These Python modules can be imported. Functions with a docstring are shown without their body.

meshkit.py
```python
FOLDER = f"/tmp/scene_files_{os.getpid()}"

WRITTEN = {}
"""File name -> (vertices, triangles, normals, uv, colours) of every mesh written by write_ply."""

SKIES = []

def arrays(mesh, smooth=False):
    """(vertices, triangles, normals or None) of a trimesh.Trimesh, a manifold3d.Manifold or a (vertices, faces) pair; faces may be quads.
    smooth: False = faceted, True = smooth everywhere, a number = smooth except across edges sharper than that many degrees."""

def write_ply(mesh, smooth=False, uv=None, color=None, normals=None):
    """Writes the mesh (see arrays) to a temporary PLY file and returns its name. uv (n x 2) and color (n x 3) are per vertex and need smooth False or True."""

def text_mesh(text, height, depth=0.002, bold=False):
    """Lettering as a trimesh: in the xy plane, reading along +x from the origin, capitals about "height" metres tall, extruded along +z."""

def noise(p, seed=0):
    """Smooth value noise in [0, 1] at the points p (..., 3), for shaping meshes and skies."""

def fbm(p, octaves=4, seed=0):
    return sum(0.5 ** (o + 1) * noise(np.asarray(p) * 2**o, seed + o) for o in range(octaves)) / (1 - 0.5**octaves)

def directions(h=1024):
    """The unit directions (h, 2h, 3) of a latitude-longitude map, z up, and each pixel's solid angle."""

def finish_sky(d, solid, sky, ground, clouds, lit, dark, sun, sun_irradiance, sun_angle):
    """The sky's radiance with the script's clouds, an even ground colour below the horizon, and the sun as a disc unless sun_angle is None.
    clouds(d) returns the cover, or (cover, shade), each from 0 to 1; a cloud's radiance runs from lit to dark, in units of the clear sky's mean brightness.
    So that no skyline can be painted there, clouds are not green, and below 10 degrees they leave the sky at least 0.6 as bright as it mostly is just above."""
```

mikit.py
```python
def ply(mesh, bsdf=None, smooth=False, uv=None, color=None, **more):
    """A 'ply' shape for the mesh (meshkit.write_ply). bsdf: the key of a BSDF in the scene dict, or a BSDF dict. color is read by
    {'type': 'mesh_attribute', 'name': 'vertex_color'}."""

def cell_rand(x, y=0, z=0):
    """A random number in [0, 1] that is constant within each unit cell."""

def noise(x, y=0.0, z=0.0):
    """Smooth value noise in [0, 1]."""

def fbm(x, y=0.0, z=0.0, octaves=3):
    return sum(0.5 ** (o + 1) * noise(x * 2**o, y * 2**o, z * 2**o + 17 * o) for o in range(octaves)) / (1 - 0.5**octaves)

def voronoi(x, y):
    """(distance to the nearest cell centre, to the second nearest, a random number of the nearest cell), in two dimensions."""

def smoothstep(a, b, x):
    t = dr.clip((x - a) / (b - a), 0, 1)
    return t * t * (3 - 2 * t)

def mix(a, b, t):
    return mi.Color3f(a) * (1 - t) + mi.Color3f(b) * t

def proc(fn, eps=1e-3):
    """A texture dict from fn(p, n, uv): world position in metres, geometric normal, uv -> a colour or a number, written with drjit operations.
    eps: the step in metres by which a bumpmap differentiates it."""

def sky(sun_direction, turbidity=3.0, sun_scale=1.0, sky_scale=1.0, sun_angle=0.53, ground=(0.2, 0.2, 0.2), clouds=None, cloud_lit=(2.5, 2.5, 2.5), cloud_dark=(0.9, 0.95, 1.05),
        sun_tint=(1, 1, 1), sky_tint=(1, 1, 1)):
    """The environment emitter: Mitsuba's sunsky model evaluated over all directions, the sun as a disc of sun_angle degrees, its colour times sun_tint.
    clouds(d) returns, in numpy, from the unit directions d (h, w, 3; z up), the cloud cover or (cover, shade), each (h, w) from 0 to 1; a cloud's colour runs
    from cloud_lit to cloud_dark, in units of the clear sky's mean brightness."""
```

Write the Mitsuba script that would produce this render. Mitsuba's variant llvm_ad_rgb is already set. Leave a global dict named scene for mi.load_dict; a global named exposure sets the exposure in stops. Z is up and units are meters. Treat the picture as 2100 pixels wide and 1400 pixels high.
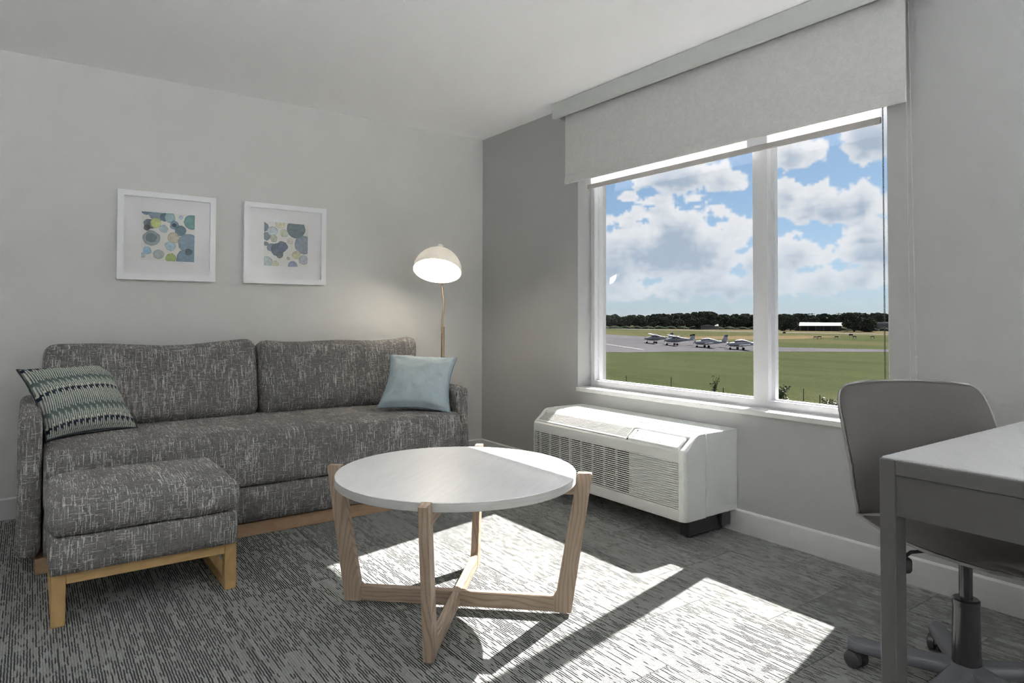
import math
import numpy as np
import drjit as dr
import trimesh
import mitsuba as mi
import mikit
import meshkit
from mikit import proc, noise, fbm, cell_rand, smoothstep, mix
from shapely.geometry import Polygon, LineString, box as sbox

T = mi.ScalarTransform4f
rng = np.random.default_rng(7)
scene, labels = {}, {}

# ------------------------------------------------------------------ camera, sky, sun, exposure
exposure = 1.6
CAM = np.array([-2.860, -4.354, 1.0593])
_yaw, _pitch, _roll = np.radians([35.854, 1.268, 0.163])
_f = np.array([math.sin(_yaw) * math.cos(_pitch), math.cos(_yaw) * math.cos(_pitch), math.sin(_pitch)])
_r0 = np.array([math.cos(_yaw), -math.sin(_yaw), 0.0])
_u0 = np.cross(_r0, _f)
_u = -math.sin(_roll) * _r0 + math.cos(_roll) * _u0
scene['camera'] = {'type': 'perspective', 'fov_axis': 'x', 'fov': math.degrees(2 * math.atan(1050 / 1368.1)),
                   'principal_point_offset_y': 81.9 / 1400, 'near_clip': 0.05, 'far_clip': 5000.0,
                   'to_world': T().look_at(origin=CAM.tolist(), target=(CAM + _f).tolist(), up=_u.tolist())}

SUN_EL = math.radians(44.7)
SUN = (0.979 * math.cos(SUN_EL), 0.205 * math.cos(SUN_EL), math.sin(SUN_EL))

# cumulus banks: azimuth from +x, elevation, half width, half height (degrees), strength
BANKS = [(40.8, 5.6, 6.4, 3.6, 1.15), (45.6, 4.6, 3.4, 2.8, .9), (40.4, 11.6, 4.4, 1.5, 1.0), (36.6, 10.9, 1.6, .9, .8), (44.4, 10.0, 1.0, .55, .8), (42.0, 9.6, 1.4, .6, .7),
         (31.4, 12.6, 2.1, 1.4, 1.0), (25.6, 13.4, 1.9, 2.4, 1.1), (28.6, 8.6, 4.6, 1.6, 1.15), (31.6, 9.6, 1.2, 1.1, .9), (30.8, 4.9, 2.2, 1.5, 1.0), (25.4, 4.9, 2.6, 1.3, 1.0), (33.4, 4.2, 2.2, 1.4, .9),
         (28.0, 3.0, 5.0, .9, .8), (37.0, 2.3, 8.0, 1.1, .85), (45.0, 2.0, 4.0, .8, .7), (26.0, 6.6, 1.4, .7, .7)]


def billow(q, seed, octaves=6):
    """Rounded, cauliflower-like lumps: folded noise, finer and finer."""
    return sum(.62 ** k * (1 - np.abs(2 * meshkit.noise(q * 2.05 ** k + 7 * k, seed + k) - 1)) for k in range(octaves)) / sum(.62 ** k for k in range(octaves)) - .5


def cloud_density(az, el):
    """Cumulus thickness in degrees of azimuth and elevation: the banks, lumpy at every scale and flatter towards the horizon; scattered cumulus elsewhere."""
    lump = billow(np.stack([az * .40, el * .55 + 2, 0 * az + 3.1], -1), 5)
    wisp = meshkit.fbm(np.stack([az * .9, el * 2.4, 0 * az + 9.3], -1), 4, 11) - .5
    banks = np.full_like(az, -2.0)
    for a, e, w, h, s in BANKS:
        up = (el - e) / np.where(el > e, h * 1.1, h * .8)
        banks = np.maximum(banks, s * (1.0 - np.sqrt(((az - a) / w) ** 2 + up ** 2)))
    off = np.abs(((az + 180) % 360) - 180 - 36)
    other = 2.1 * (meshkit.fbm(np.stack([az * .08, el * .14, 0 * az], -1), 4, 21) - .44)
    k = np.clip((np.maximum(off - 14, el - 17)) / 4, 0, 1)
    return (banks * (1 - k) + other * k) * .9 + 1.45 * lump + .26 * wisp - .24


def clouds(d):
    az = np.degrees(np.arctan2(d[..., 1], d[..., 0]))
    el = np.degrees(np.arcsin(np.clip(d[..., 2], -1, 1)))
    dens = cloud_density(az, el)
    cover = np.clip((dens + .03) / .12, 0, 1)
    cover = cover * cover * (3 - 2 * cover)
    above = cloud_density(az - .35, el + .8)
    thick = np.clip((dens - .10) / .60, 0, 1)
    shade = np.clip(.80 * thick * (.30 + 1.1 * np.clip(above + .1, 0, .9)) + .35 * np.clip((above - dens) * 2.2, 0, 1), 0, 1)
    low = np.exp(-np.clip(el, 0, 90) / 2.6)
    haze = .50 * low
    return np.clip(cover * (.96 - .45 * low) + haze * (1 - cover), 0, 1), np.clip(shade * (1 - .5 * low) + .28 * low, 0, 1)


SKY_SCALE, SUN_SCALE = 1.0, 6.6
scene['sky'] = mikit.sky(SUN, turbidity=3.0, sun_scale=SUN_SCALE, sky_scale=SKY_SCALE, ground=(.025, .032, .014), clouds=clouds, cloud_lit=(3.7, 3.75, 3.8), cloud_dark=(1.75, 2.1, 2.55), sky_tint=(.84, .95, 1.04), sun_tint=(.87, 1.0, 1.32))

# ------------------------------------------------------------------ mesh helpers


def cat(*ms):
    return trimesh.util.concatenate([m for m in ms if m is not None])


def bx(lo, hi, c=0.0):
    """A box between two corners, its edges chamfered by c."""
    lo, hi = np.minimum(lo, hi).astype(float), np.maximum(lo, hi).astype(float)
    if c <= 0:
        m = trimesh.creation.box(hi - lo)
        m.apply_translation((lo + hi) / 2)
        return m
    h, ce = (hi - lo) / 2, (lo + hi) / 2
    c = min(c, h.min() * .9)
    pts = []
    for s in np.ndindex(2, 2, 2):
        s = np.array(s) * 2 - 1
        for k in range(3):
            q = h - c
            q[k] = h[k]
            pts.append(s * q + ce)
    return trimesh.convex.convex_hull(np.array(pts))


def frame_mat(x, y, z, o=(0, 0, 0)):
    m = np.eye(4)
    m[:3, 0], m[:3, 1], m[:3, 2], m[:3, 3] = x, y, z, o
    return m


def moved(m, mat):
    m = m.copy()
    m.apply_transform(mat)
    return m


def beam(a, b, w, h, c=.002, up=(0, 0, 1)):
    """A chamfered bar from a to b: w wide across, h high along up."""
    a, b = np.array(a, float), np.array(b, float)
    L = np.linalg.norm(b - a)
    x = (b - a) / L
    y = np.cross(up, x)
    y /= np.linalg.norm(y)
    z = np.cross(x, y)
    return moved(bx((0, -w / 2, -h / 2), (L, w / 2, h / 2), c), frame_mat(x, y, z, a))


def tube(pts, r, seg=12, closed=False, caps=True):
    p = np.array(pts, float)
    n = len(p)
    r = np.broadcast_to(r, (n,))
    t = np.roll(p, -1, 0) - np.roll(p, 1, 0) if closed else np.gradient(p, axis=0)
    t /= np.linalg.norm(t, axis=1, keepdims=True)
    a = np.cross(t[0], [0, 0, 1] if abs(t[0][2]) < .9 else [1, 0, 0])
    A = []
    for k in range(n):
        a = a - t[k] * (a @ t[k])
        a /= np.linalg.norm(a)
        A.append(a)
    A = np.array(A)
    Bn = np.cross(t, A)
    ang = np.arange(seg) * 2 * np.pi / seg
    v = (p[:, None] + r[:, None, None] * (np.cos(ang)[None, :, None] * A[:, None] + np.sin(ang)[None, :, None] * Bn[:, None])).reshape(-1, 3)
    f = []
    for i in range(n if closed else n - 1):
        j = (i + 1) % n
        for k in range(seg):
            l = (k + 1) % seg
            f += [[i * seg + k, i * seg + l, j * seg + l], [i * seg + k, j * seg + l, j * seg + k]]
    if caps and not closed:
        v = np.vstack([v, p[0], p[-1]])
        c0, c1 = len(v) - 2, len(v) - 1
        for k in range(seg):
            l = (k + 1) % seg
            f += [[c0, l, k], [c1, (n - 1) * seg + k, (n - 1) * seg + l]]
    return trimesh.Trimesh(v, f, process=False)


def lathe(profile, seg=48):
    m = trimesh.creation.revolve(np.array(profile, float), sections=seg)
    if m.volume < 0:
        m.invert()
    return m


def extrude(poly, h, mat=None):
    m = trimesh.creation.extrude_polygon(poly, h, engine='earcut')
    if mat is not None:
        m.apply_transform(mat)
    return m


YZX = frame_mat((0, 1, 0), (0, 0, 1), (1, 0, 0))     # polygon in (y, z), extruded along +x
XZY = frame_mat((1, 0, 0), (0, 0, 1), (0, -1, 0))    # polygon in (x, z), extruded along -y


def grid_box(h, res):
    """A box of half sizes h with its faces gridded at about res metres."""
    h = np.array(h, float)
    V, F = [], []
    for ax in range(3):
        b, c = (ax + 1) % 3, (ax + 2) % 3
        nb, nc = max(2, int(round(2 * h[b] / res))), max(2, int(round(2 * h[c] / res)))
        for s in (-1, 1):
            B, Cc = np.meshgrid(np.linspace(-h[b], h[b], nb + 1), np.linspace(-h[c], h[c], nc + 1), indexing='ij')
            P = np.zeros(B.shape + (3,))
            P[..., ax], P[..., b], P[..., c] = s * h[ax], B, Cc
            o = sum(len(v) for v in V)
            V.append(P.reshape(-1, 3))
            i, j = np.meshgrid(np.arange(nb), np.arange(nc), indexing='ij')
            q = (i * (nc + 1) + j + o).ravel()
            a, d = np.stack([q, q + nc + 1, q + nc + 2], 1), np.stack([q, q + nc + 2, q + 1], 1)
            F += [a, d] if s > 0 else [a[:, ::-1], d[:, ::-1]]
    m = trimesh.Trimesh(np.vstack(V), np.vstack(F), process=False)
    m.merge_vertices()
    return m


def soft(center, half, r, res=.03, puff=None):
    """A rounded, gridded box; puff(q, P) may move the points (q: position / half size, P: point about the centre)."""
    half = np.array(half, float)
    r = np.minimum(r, half * .98)
    m = grid_box(half, res)
    p = np.array(m.vertices)
    q = np.clip(p, -(half - r), half - r)
    d = p - q
    rr = np.broadcast_to(r, (3,))
    dn = d / rr
    n = np.linalg.norm(dn, axis=1, keepdims=True)
    P = q + dn / np.maximum(n, 1e-9) * rr
    if puff is not None:
        P = puff(p / half, P)
    m.vertices = P + np.array(center)
    return m


used = {}


def num(base):
    used[base] = used.get(base, -1) + 1
    return base if used[base] == 0 else f'{base}_{used[base]:03d}'


def obj(key, mesh, bsdf, smooth=30, label=None, category=None, group=None, kind=None, number=True, **kw):
    key = num(key) if number else key
    scene[key] = mikit.ply(mesh, bsdf, smooth, **kw)
    tag(key, label, category, group, kind)
    return key


def tag(key, label=None, category=None, group=None, kind=None):
    d = {k: v for k, v in (('label', label), ('category', category), ('group', group), ('kind', kind)) if v}
    if d:
        labels[key] = d
    return key


def thing(base, label, category, group=None, kind=None):
    key = num(base)
    return tag(key, label, category, group, kind)


# ------------------------------------------------------------------ materials


def srgb(r, g, b):
    c = np.array([r, g, b]) / 255
    return [float(x) for x in np.where(c < .04045, c / 12.92, ((c + .055) / 1.055) ** 2.4)]


def rgb(c):
    return {'type': 'rgb', 'value': [float(x) for x in c]}


def pr(color, rough=.5, spec=.5, metallic=0.0, **kw):
    d = {'type': 'principled', 'base_color': color if isinstance(color, dict) else rgb(color), 'roughness': rough, 'specular': spec}
    if metallic:
        d['metallic'] = metallic
    return {**d, **kw}


def mat(name, bsdf, bump=None, scale=1.0, two=True):
    if bump is not None:
        bsdf = {'type': 'bumpmap', 'texture': bump, 'scale': scale, 'bsdf': bsdf}
    scene[name] = {'type': 'twosided', 'bsdf': bsdf} if two else bsdf
    return name


def tri(p, n):
    """Two coordinates on a surface, from the world position and the face's main direction (y faces: x and z; x faces: y and z; z faces: x and y)."""
    ax, ay, az = dr.abs(n.x), dr.abs(n.y), dr.abs(n.z)
    u = dr.select((ax > ay) & (ax > az), p.y, p.x)
    v = dr.select((az > ax) & (az > ay), p.y, p.z)
    return u, v


def orange_peel(p, n, uv):
    return fbm(p.x * 95, p.y * 95, p.z * 95, 2)


def ceiling_grain(p, n, uv):
    return fbm(p.x * 110, p.y * 110, p.z * 110, 2)


PAINT = (.66, .66, .64)
mat('paint_wall', pr(PAINT, .55, .35), proc(orange_peel, 2e-3), .0022)
mat('paint_wall_shaded', pr((.385, .39, .384), .55, .35), proc(orange_peel, 2e-3), .0022)  # the wall paint again, darkened to put the window wall's shade into its colour
mat('paint_ceiling', pr((.86, .86, .855), .8, .2), proc(ceiling_grain, 2e-3), .0016)
mat('paint_trim', pr((.70, .71, .71), .4, .4))
mat('vinyl', pr((.64, .65, .67), .35, .5))
mat('sill_white', pr((.68, .69, .67), .4, .4))
mat('concrete', pr((.30, .29, .27), .9, .1))

PITCH = .0078


def carpet(p, n, uv):
    tx, ty = dr.floor((p.x + 2.77) / .5), dr.floor((p.y + 1.97) / .5 + .5 * (dr.floor((p.x + 2.77) / .5) - 2 * dr.floor((p.x + 2.77) / 1.0)))
    k = tx * 7 + ty * 13
    w = (noise(p.y * 95, dr.floor(p.x / PITCH) * 3.7, 2) - .5) * .26
    s = p.x / PITCH + w
    rib, f = dr.floor(s), s - dr.floor(s)
    amount = noise(rib * 7.31 + k * 3, p.y * 7, 5) * .45 + noise(rib * 3.17 + k, p.y * 38, 9) * .55
    patch = fbm(p.x * 2.6 + k * .31, p.y * 1.3 + k * .17, 4, 2)
    far = smoothstep(-2.3, -1.2, p.x) * .10
    strength = smoothstep(.36, .54, amount + .40 * (patch - .42) - far)
    groove = smoothstep(.19 + .15 * strength, .10 + .12 * strength, dr.abs(f - .5))
    dark = groove * strength
    pile = fbm(p.x * 420, p.y * 420, 3, 2)
    tone = .80 + .20 * cell_rand(rib, k, dr.floor(p.y * 6 + 3 * cell_rand(rib, k, 1))) + .16 * (patch - .5)
    valley = 1 - .28 * smoothstep(.30, .12, dr.abs(f - .5))
    base = mix((.215, .222, .21), (.335, .34, .325), pile) * tone * valley
    return mix(base, (.010, .0105, .011), dr.clip(dark * (.92 + .3 * (pile - .4)), 0, 1))


def carpet_bump(p, n, uv):
    f = p.x / PITCH
    f = f - dr.floor(f)
    return .7 * dr.sin(f * math.pi) + .6 * fbm(p.x * 300, p.y * 300, 1, 2)


mat('carpet', pr(proc(carpet), .95, .1), proc(carpet_bump, 8e-4), .0022)
mat('carpet_joint', pr((.05, .05, .05), .9, .1))


def tweed(p, n, uv):
    """Dark woven ground with pale slubs: long ones up and down, shorter and fainter ones across."""
    u, v = tri(p, n)
    cu, cv = dr.floor(u / .0024), dr.floor(v / .0024)
    patch = fbm(u * 13, v * 9, 2, 2)
    warp = cell_rand(cu, dr.floor(v / .046 + 9 * cell_rand(cu, 3)), 1)
    warp2 = cell_rand(cu, dr.floor(v / .019 + 9 * cell_rand(cu, 7)), 2)
    weft = cell_rand(dr.floor(u / .030 + 9 * cell_rand(cv, 5)), cv, 4)
    weft2 = cell_rand(dr.floor(u / .011 + 9 * cell_rand(cv, 8)), cv, 9)
    knit = cell_rand(dr.floor(u / .0024), dr.floor(v / .0036), 6)
    up = smoothstep(.70, .98, warp + .42 * (patch - .5)) * smoothstep(.10, .45, warp2)
    across = smoothstep(.74, 1.0, weft + .3 * (patch - .5)) * smoothstep(.15, .5, weft2) * .62
    light = dr.clip((up + across * (1 - up)) * (.40 + .85 * knit), 0, 1)
    base = mix((.038, .037, .036), (.185, .178, .172), dr.clip(.45 * warp2 + .40 * weft2 + .3 * (knit - .4), 0, 1))
    return mix(base, (.62, .60, .565), light)


def tweed_bump(p, n, uv):
    u, v = tri(p, n)
    return noise(u * 420, v * 420, 1)


mat('sofa_tweed', pr(proc(tweed), .9, .15, sheen=.25), proc(tweed_bump, 5e-4), .0012)
mat('seam_thread', pr((.03, .03, .03), .9, .1))


def wood_fn(d, light, dark, ring=52., pore=.5):
    light, dark = [float(x) for x in light], [float(x) for x in dark]
    d = np.array(d, float) / np.linalg.norm(d)
    a = np.cross(d, [0, 0, 1] if abs(d[2]) < .9 else [1, 0, 0])
    a /= np.linalg.norm(a)
    b = np.cross(d, a)
    d, a, b = ([float(x) for x in q] for q in (d, a, b))

    def fn(p, n, uv):
        l = p.x * d[0] + p.y * d[1] + p.z * d[2]
        s = p.x * a[0] + p.y * a[1] + p.z * a[2]
        t = p.x * b[0] + p.y * b[1] + p.z * b[2]
        bend = fbm(l * 2.6, s * 7, t * 7, 3)
        g = s * ring + t * ring * .8 + bend * 7.5 + l * 2.0
        r = g - dr.floor(g)
        line = smoothstep(.45, .80, r) * smoothstep(1.0, .88, r)
        fine = noise(l * 34, s * 1000, t * 1000)
        return mix(light, dark, dr.clip(.48 * line * (.35 + bend) + pore * .8 * (fine - .3), 0, 1))
    return proc(fn)


OAK = (np.array(srgb(158, 140, 122)), np.array(srgb(108, 91, 77)))
D1, D2 = (math.cos(math.radians(137)), math.sin(math.radians(137)), 0), (math.cos(math.radians(47)), math.sin(math.radians(47)), 0)
mat('oak_upright', pr(wood_fn((0, 0, 1), *OAK), .45, .35))
mat('oak_rail', pr(wood_fn(D1, *OAK), .45, .35))
mat('oak_cross', pr(wood_fn(D2, *OAK), .45, .35))
MAPLE = (np.array(srgb(188, 156, 108)), np.array(srgb(162, 128, 84)))
mat('maple_upright', pr(wood_fn((0, 0, 1), *MAPLE, 30., .25), .4, .4))
mat('maple_rail', pr(wood_fn((1, 0, 0), *MAPLE, 30., .25), .4, .4))
mat('maple_side', pr(wood_fn((0, 1, 0), *MAPLE, 30., .25), .4, .4))
BEECH = (np.array(srgb(178, 148, 120)), np.array(srgb(158, 128, 100)))
mat('plinth_wood', pr(wood_fn((1, 0, 0), *BEECH, 40., .3), .5, .3))


def white_grain(p, n, uv):
    s = p.x * .8 + p.y * .6
    t = -p.x * .6 + p.y * .8
    g = noise(t * 160, s * 9, p.z * 160) * .6 + noise(t * 420, s * 20, p.z * 420) * .4
    return mix((.84, .84, .84), (.77, .77, .765), smoothstep(.35, .9, g) * .55)


def edge_grain(p, n, uv):
    g = noise(p.z * 500, (p.x + p.y) * 14, 1) * .6 + noise(p.z * 900, (p.x - p.y) * 30, 4) * .4
    return mix((.56, .56, .54), (.44, .44, .42), smoothstep(.3, .85, g) * .6)


mat('table_white', pr(proc(white_grain), .38, .4))
mat('table_edge', pr(proc(edge_grain), .45, .4))
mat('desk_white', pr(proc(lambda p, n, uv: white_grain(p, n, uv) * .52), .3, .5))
mat('desk_taupe', pr((.060, .058, .054), .45, .3))
mat('desk_panel', pr((.050, .048, .045), .45, .3))
mat('ac_white', pr((.74, .76, .735), .38, .45))
mat('ac_plate', pr((.78, .80, .78), .3, .5))
mat('ac_dark', pr((.03, .031, .03), .6, .3))
mat('ac_print', pr((.45, .46, .46), .5, .4))
mat('ac_logo', pr((.10, .11, .12), .5, .4))
mat('black_metal', pr((.014, .014, .015), .45, .4))
mat('black_plastic', pr((.02, .02, .022), .4, .45))
mat('gloss_black', pr((.012, .012, .013), .16, .6))
mat('base_grey', pr((.085, .087, .095), .55, .4))
mat('frame_white', pr((.82, .83, .84), .35, .45))
mat('mat_board', pr((.80, .80, .81), .9, .1))


def shade_weave(p, n, uv):
    g = noise(p.y * 330, p.z * 900, 1) * .5 + noise(p.y * 900, p.z * 330, 4) * .5
    c = fbm(p.y * 60, p.z * 60, 2, 2)
    return mix((.50, .505, .49), (.68, .685, .67), .75 * g + .35 * (c - .35))


mat('blackout_cloth', pr(proc(shade_weave), .85, .15))
mat('fascia_grey', pr((.53, .55, .53), .45, .4))
mat('bar_taupe', pr((.42, .40, .385), .5, .3))
scene['sheer_cloth'] = {'type': 'blendbsdf', 'weight': .86, 'a': {'type': 'thindielectric', 'int_ior': 1.02},
                        'b': {'type': 'principledthin', 'base_color': rgb((.88, .89, .90)), 'roughness': .8, 'diff_trans': 1.1, 'spec_trans': 0.0}}
mat('steel_bead', pr((.55, .55, .53), .3, .5, 1.0))
mat('dark_bead', pr((.06, .06, .06), .35, .5, .6))
scene['pane_glass'] = {'type': 'thindielectric', 'int_ior': 1.3}
mat('lamp_shade_white', pr((.80, .79, .76), .45, .4))
scene['lamp_shade_opal'] = {'type': 'principledthin', 'base_color': rgb((.86, .85, .82)), 'roughness': .6, 'diff_trans': .3, 'spec_trans': 0.0}


def brass_fn(p, n, uv):
    return mix((.40, .30, .21), (.46, .36, .26), noise(p.x * 300, p.y * 300, p.z * 12))


mat('aged_brass', pr(proc(brass_fn), .36, .5, .9))
mat('globe_glass', pr((.95, .93, .88), .3, .5))


def velvet(p, n, uv):
    g = noise(uv.x * 260, uv.y * 34, 1) * .5 + noise(uv.x * 120, uv.y * 420, 5) * .5
    c = fbm(uv.x * 7, uv.y * 7, 2, 2)
    return mix((.30, .375, .405), (.47, .55, .575), .65 * g + .5 * (c - .3))


mat('blue_velvet', pr(proc(velvet), .8, .2, sheen=.6))
mat('blue_piping', pr((.20, .255, .28), .8, .2))


def flame_weave(p, n, uv):
    """Columns of cream stitches on green, stepping down in groups of six, with two rows of navy blocks."""
    N = 90.
    c = dr.floor(uv.x * N)
    g6 = c - 6 * dr.floor(c / 6)
    fx = uv.x * N - c
    odd = c - 2 * dr.floor(c / 2)
    t = (uv.y - .055 + .0115 * g6) / .435
    t = t - dr.floor(t)
    cream, green, deep, navy = (.62, .60, .54), (.165, .205, .18), (.070, .100, .090), (.008, .014, .024)
    ground = mix(green, deep, smoothstep(.46, .54, t) * smoothstep(.84, .76, t))
    j = .055 * g6 / 6
    stitched = ((t > .27) & (t < .50 - j)) | ((t > .60 + j) & (t < .99)) | (t < .02)
    col = dr.select((odd > .5) & (fx > .10) & (fx < .90) & stitched, mi.Color3f(cream), ground)
    upper = (t > .02) & (t < .135)
    col = dr.select(upper, dr.select(g6 < 2.5, mi.Color3f(navy), dr.select(odd > .5, mi.Color3f(cream), mi.Color3f(deep))), col)
    lower = (t >= .135) & (t < .20)
    col = dr.select(lower, dr.select((g6 > 1.5) & (g6 < 4.5), mi.Color3f(navy), mi.Color3f(cream)), col)
    tips = (t >= .20) & (t < .27)
    col = dr.select(tips, dr.select(odd > .5, mi.Color3f(cream), mi.Color3f(deep)), col)
    return col * (.82 + .3 * noise(uv.x * 500, uv.y * 500, 1))


mat('pillow_weave', pr(proc(flame_weave), .9, .15))
mat('navy_piping', pr((.018, .024, .026), .8, .2))
mat('care_tag', pr((.7, .7, .68), .8, .2))


def faux_leather(p, n, uv):
    g = fbm(p.x * 600, p.y * 600, p.z * 600, 2)
    return mix((.034, .031, .028), (.052, .048, .044), g)


def leather_bump(p, n, uv):
    return noise(p.x * 700, p.y * 700, p.z * 700)


mat('chair_leather', pr(proc(faux_leather), .55, .25), proc(leather_bump, 5e-4), .0006)
mat('chair_shell', pr((.17, .165, .155), .45, .4))

# ------------------------------------------------------------------ the room
RX, RY, H = -4.4, -6.4, 2.44
WT = .25
WY0, WY1, WZ0, WZ1 = -3.04, -1.12, .607, 2.26          # the window's opening in the right wall
wall = cat(bx((0, RY - .2, -.2), (WT, WY0, H + .2)), bx((0, WY1, -.2), (WT, .2, H + .2)), bx((0, WY0, -.2), (WT, WY1, WZ0 - .022)), bx((0, WY0, WZ1), (WT, WY1, H + .2)))
obj('wall_right', wall, 'paint_wall_shaded', False, 'pale grey textured wall around the window', kind='structure')
obj('wall_left', bx((RX - .2, 0, -.2), (0, .2, H + .2)), 'paint_wall', False, 'pale grey textured wall behind the sofa', kind='structure')
obj('wall_rear', bx((RX - .2, RY - .2, -.2), (0, RY, H + .2)), 'paint_wall', False, 'pale grey wall', kind='structure')
obj('wall_front', bx((RX - .2, RY, -.2), (RX, 0, H + .2)), 'paint_wall', False, 'pale grey wall', kind='structure')
obj('ceiling', bx((RX, RY, H), (0, 0, H + .2)), 'paint_ceiling', False, 'white lightly textured ceiling', kind='structure')


def base_board(poly_len, m):
    prof = Polygon([(0, 0), (.013, 0), (.013, .104), (.006, .111), (0, .111)])
    return extrude(prof, poly_len, m)


obj('baseboard_right', base_board(-RY, frame_mat((-1, 0, 0), (0, 0, 1), (0, -1, 0))), 'paint_trim', False, 'white baseboard under the window wall', kind='structure')
obj('baseboard_left', base_board(-RX, frame_mat((0, -1, 0), (0, 0, 1), (-1, 0, 0))), 'paint_trim', False, 'white baseboard behind the sofa', kind='structure')

obj('floor', bx((RX, RY, -.2), (0, 0, -.0025)), 'carpet_joint', False, 'grey and black striped carpet tile floor', kind='structure')
for i in range(-6, 6):
    x0, x1 = max(-2.77 + .5 * i, RX), min(-2.27 + .5 * i, 0)
    if x1 - x0 < .01:
        continue
    for j in range(-10, 5):
        y0 = -1.97 + .5 * j - (.25 if i % 2 else 0)
        y0, y1 = max(y0, RY), min(y0 + .5, 0)
        if y1 - y0 > .01:
            obj('floor__carpet_tile', bx((x0 + .0004, y0 + .0006, -.006), (x1 - .0004, y1 - .0006, 0), .0012), 'carpet', False)

# window: frame, mullion, panes, sill
FX0, FX1, GX = .101, .175, .142
FW = .062
window = thing('window_1', 'white vinyl window of two panes above the air conditioner', None, kind='structure')
obj('window_1__sill', bx((-.016, WY0 - .0, WZ0 - .024), (FX0 + .06, WY1 + .0, WZ0), .002), 'sill_white', False, 'white window sill')
inner = sbox(WY0 + FW, WZ0 + .046, WY1 - FW, WZ1 - FW)
step = sbox(WY0 + FW - .014, WZ0 + .040, WY1 - FW + .014, WZ1 - FW + .014)
outer = sbox(WY0, WZ0, WY1, WZ1)
out2 = sbox(WY0 + .022, WZ0 + .014, WY1 - .022, WZ1 - .022)
frame = cat(extrude(outer.difference(out2), FX1 - FX0 - .012, frame_mat((0, 1, 0), (0, 0, 1), (1, 0, 0), (FX0 + .012, 0, 0))),
            extrude(out2.difference(step), FX1 - FX0, frame_mat((0, 1, 0), (0, 0, 1), (1, 0, 0), (FX0, 0, 0))),
            extrude(step.difference(inner), .03, frame_mat((0, 1, 0), (0, 0, 1), (1, 0, 0), (GX - .012, 0, 0))))
obj('window_1__frame', frame, 'vinyl', False)
MY0, MY1 = -2.420, -2.335
obj('window_1__mullion', cat(bx((FX0, MY0, WZ0 + .03), (FX1, MY1, WZ1 - .03), .002), bx((GX - .012, MY0 - .018, WZ0 + .04), (GX + .018, MY1 + .004, WZ1 - .04))), 'vinyl', False)
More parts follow.
